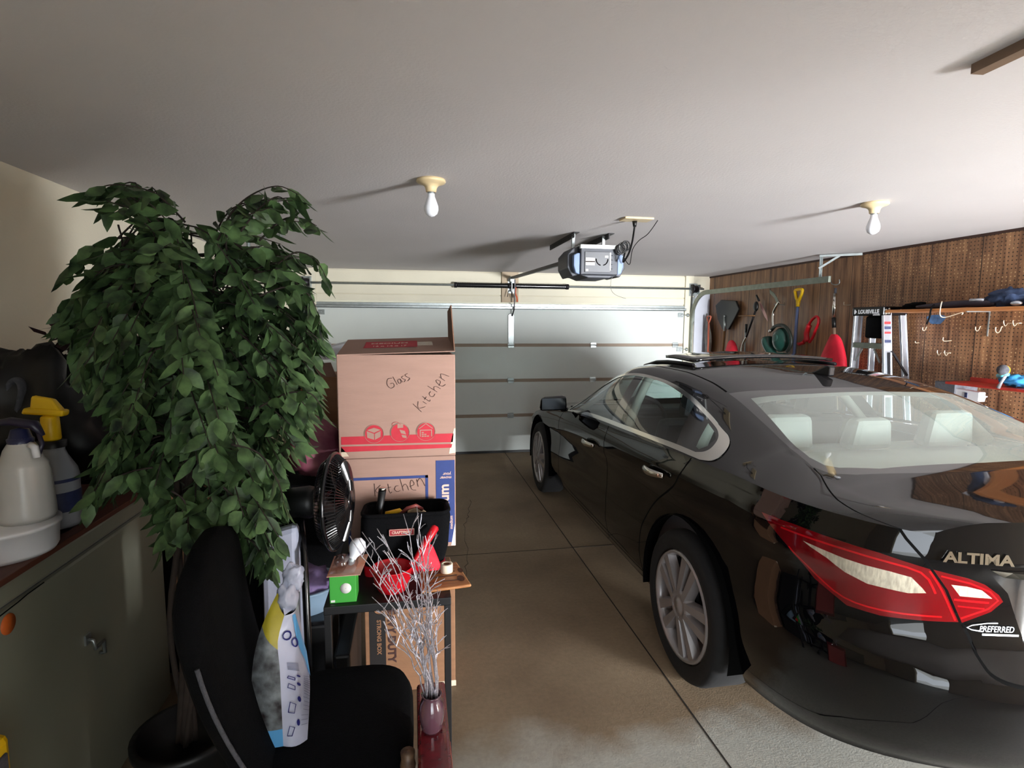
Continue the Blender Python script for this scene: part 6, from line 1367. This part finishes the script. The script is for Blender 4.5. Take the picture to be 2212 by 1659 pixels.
# stain on the board
B=MB(); 
c_=at(2022,690,X=XR-.001); B.add([Vector((XR-.0012,c_.y+.075*math.cos(a)*(1+.2*math.sin(3*a)),c_.z+.045*math.sin(a)*(1+.2*math.cos(2*a)))) for a in [2*PI*i/28 for i in range(28)]],[tuple(range(28))]); P('paint_patch',B,mat('faded_blue_paint',(70,110,156),.6,var=.4,scale=30),label='faded blue paint patch on the pegboard under the shelf',cat='paint stain',fix=False)
# ---- hooks
def hook(px,py,kind,label,s=1):
    s*=.72
    p=at(px,py,X=XR-.004); B=MB()
    if kind=='J': pts=[(0,0,.03),(-.01,0,.03),(-.02,0,.0),(-.04,0,-.014),(-.06,0,.0),(-.062,0,.03)]
    elif kind=='L': pts=[(0,0,0),(-.01,0,-.004),(-.09,-.0,-.006),(-.095,0,.03)]
    else: pts=[(0,.045,.0),(-.03,.045,.0),(-.03,-.045,.0),(0,-.045,.0)]
    B.tube(smoothpts([p+Vector(q)*s for q in pts],4),.0034,6)
    if kind=='U':
        for y in(-.03,.03): B.tube(smoothpts([p+Vector((-.03,y,0)),p+Vector((-.05,y,-.02)),p+Vector((-.065,y,.0)),p+Vector((-.066,y,.02))],3),.003,5)
    o=P('wall_hook',B,mat_hook,label=label,cat='hook',group='wire hooks in the pegboard'); return o
mat_hook=mat('zinc_wire',(214,200,176),.3,metal=.6,var=.05)
for px,py,k_,lb,s in((2002,712,'J','small empty J hook just right of the ladder under the shelf',.9),(2055,735,'L','wide wire hook on the pegboard below the blue paint patch',1.1),(2118,712,'J','single J hook below the middle of the long shelf',1),(2165,715,'J','larger J hook near the right edge below the double hook bar',1.3),(2195,698,'U','double hook bar near the right edge under the shelf',1.1),(2048,762,'U','lower double hook holder on the pegboard right of the ladder',.7),(2075,862,'L','wire hook just below the white power strip',1.3),(1985,740,'L','tiny wire hook beside the ladder rail, lowest left',.5),(1838,658,'L','pinkish wire hook left of the ladder cap',1.1)): hook(px,py,k_,lb,s)
p=at(2033,672,X=XR-.26); B=MB(); B.tube(smoothpts([p+Vector((0,.0,.07)),p+Vector((-.008,0,.03)),p+Vector((-.006,0,-.03)),p+Vector((.02,-.02,-.045)),at(2078,672,X=XR-.2)+Vector((0,0,-.01)),at(2077,680,X=XR-.2)],4),.004,6); P('shelf_hook',B,mat_hook,label='long white wire hook clipped over the front of the shelf',cat='hook')
# ---- red shelf, power strip, tools
zr=1.27; fL=at(2040,820,X=XR-.22); rs_=T('red_wall_shelf','small red metal shelf low on the pegboard at the right','shelf',(XR,3.2,zr-.01))
zr=at(2212,842,X=XR-.22).z; y0_,y1_=2.55,at(2042,822,X=XR-.22).y
REDM=mat('rusty_red_steel',(176,48,36),.5,var=.25,scale=14)
B=MB(); B.box((XR-.22,y0_,zr-.004),(XR,y1_,zr)); B.box((XR-.22,y0_,zr-.018),(XR-.217,y1_,zr-.004)); B.box((XR-.003,y0_,zr),(XR,y1_,zr+.03)); P('tray',B,REDM,rs_,bevel=.001)
B=MB(); yy=y1_-.06; B.box((XR-.20,yy,zr-.13),(XR-.0,yy+.16,zr-.006)); P('wall_box',B,GREYF,label='dark grey box fixed under the left end of the red shelf',cat='box',bevel=.004)
sl,sr=at(2058,847,X=XR-.16),at(2122,858,X=XR-.16)
ps=T('power_strip','white power strip fixed below the red shelf on the pegboard','power strip',((XR-.14),(sl.y+sr.y)/2,sr.z))
B=MB(); d=(sr-sl)/2; B.obox((sl+sr)/2,d,X*.028,Vector((0,0,1))*.034); P('strip_body',B,WHITEPL,ps,bevel=.006)
B=MB(); m_=(sl+sr)/2-X*.0285+d*.15; B.obox(m_,d*.09,X*.003,Z*.018); P('rocker_switch',B,DKL,ps)
B=MB(); B.obox(sr+d*.06,d*.06,X*.012,Z*.012); B.tube([sr+d*.1,sr+d*.3+Vector((0,0,.01))],.004,6); P('plug',B,WHITEPL,ps)
B=MB()
for k in range(3): B.tube(smoothpts([sl+Vector((0,0,.01)),at(2045,845+k*4,X=XR-.14),at(2038,858+k*5,X=XR-.13),at(2030,862+k*6,X=XR-.12),at(2022+k*2,880,X=XR-.12)],4),.005,6)
B.tube(smoothpts([at(2012,846,X=XR-.10),at(2020,840,X=XR-.10),at(2028,848,X=XR-.10),at(2026,866,X=XR-.1),at(2022,880,X=XR-.1)],4),.009,6); P('white_cord',B,WHITEPL,ps)
t=T('torch','small round torch with yellow ring on the red shelf','torch',(XR-.2,3.2,zr)); c_=at(2168,800,X=XR-.2)
c_.z=max(c_.z,zr+.03); B=MB(); B.lathe([(.001,-.02),(.028,-.018),(.034,.0),(.034,.02),(.001,.022)],c_,(-1,-.4,.3),n=20); P('torch_head',B,GREYF,t); B=MB(); B.lathe([(.034,-.004),(.036,0),(.034,.006)],c_,(-1,-.4,.3),n=20); P('yellow_ring',B,YELLOW,t)
B=MB(); B.tube([at(2155,812,X=XR-.2),at(2178,808,X=XR-.2)],.014,8); P('torch_grip',B,mat('aqua_plastic',(96,180,196),.4),t)
t=T('spanner','silver tool hanging over the front edge of the red shelf','tool',(XR-.23,3.25,zr)); B=MB(); B.tube([at(2172,812,X=XR-.235),at(2163,826,X=XR-.235),at(2156,838,X=XR-.235)],[.010,.009,.013],6); P('shank',B,ALU,t)
c_=at(2198,820,X=XR-.12); B=MB(); B.blob((c_.x,c_.y,zr+.045),.075,seed=12,amp=.4,sc=(.9,1.3,.55)); 
for v in B.v: v.z=max(v.z,zr+.001)
P('blue_rag',B,mat('turquoise_rag',(52,132,186),.9,var=.3,scale=18,bump=.5,bscale=25),label='turquoise rag on the red shelf at the right edge of the photo',cat='rag')
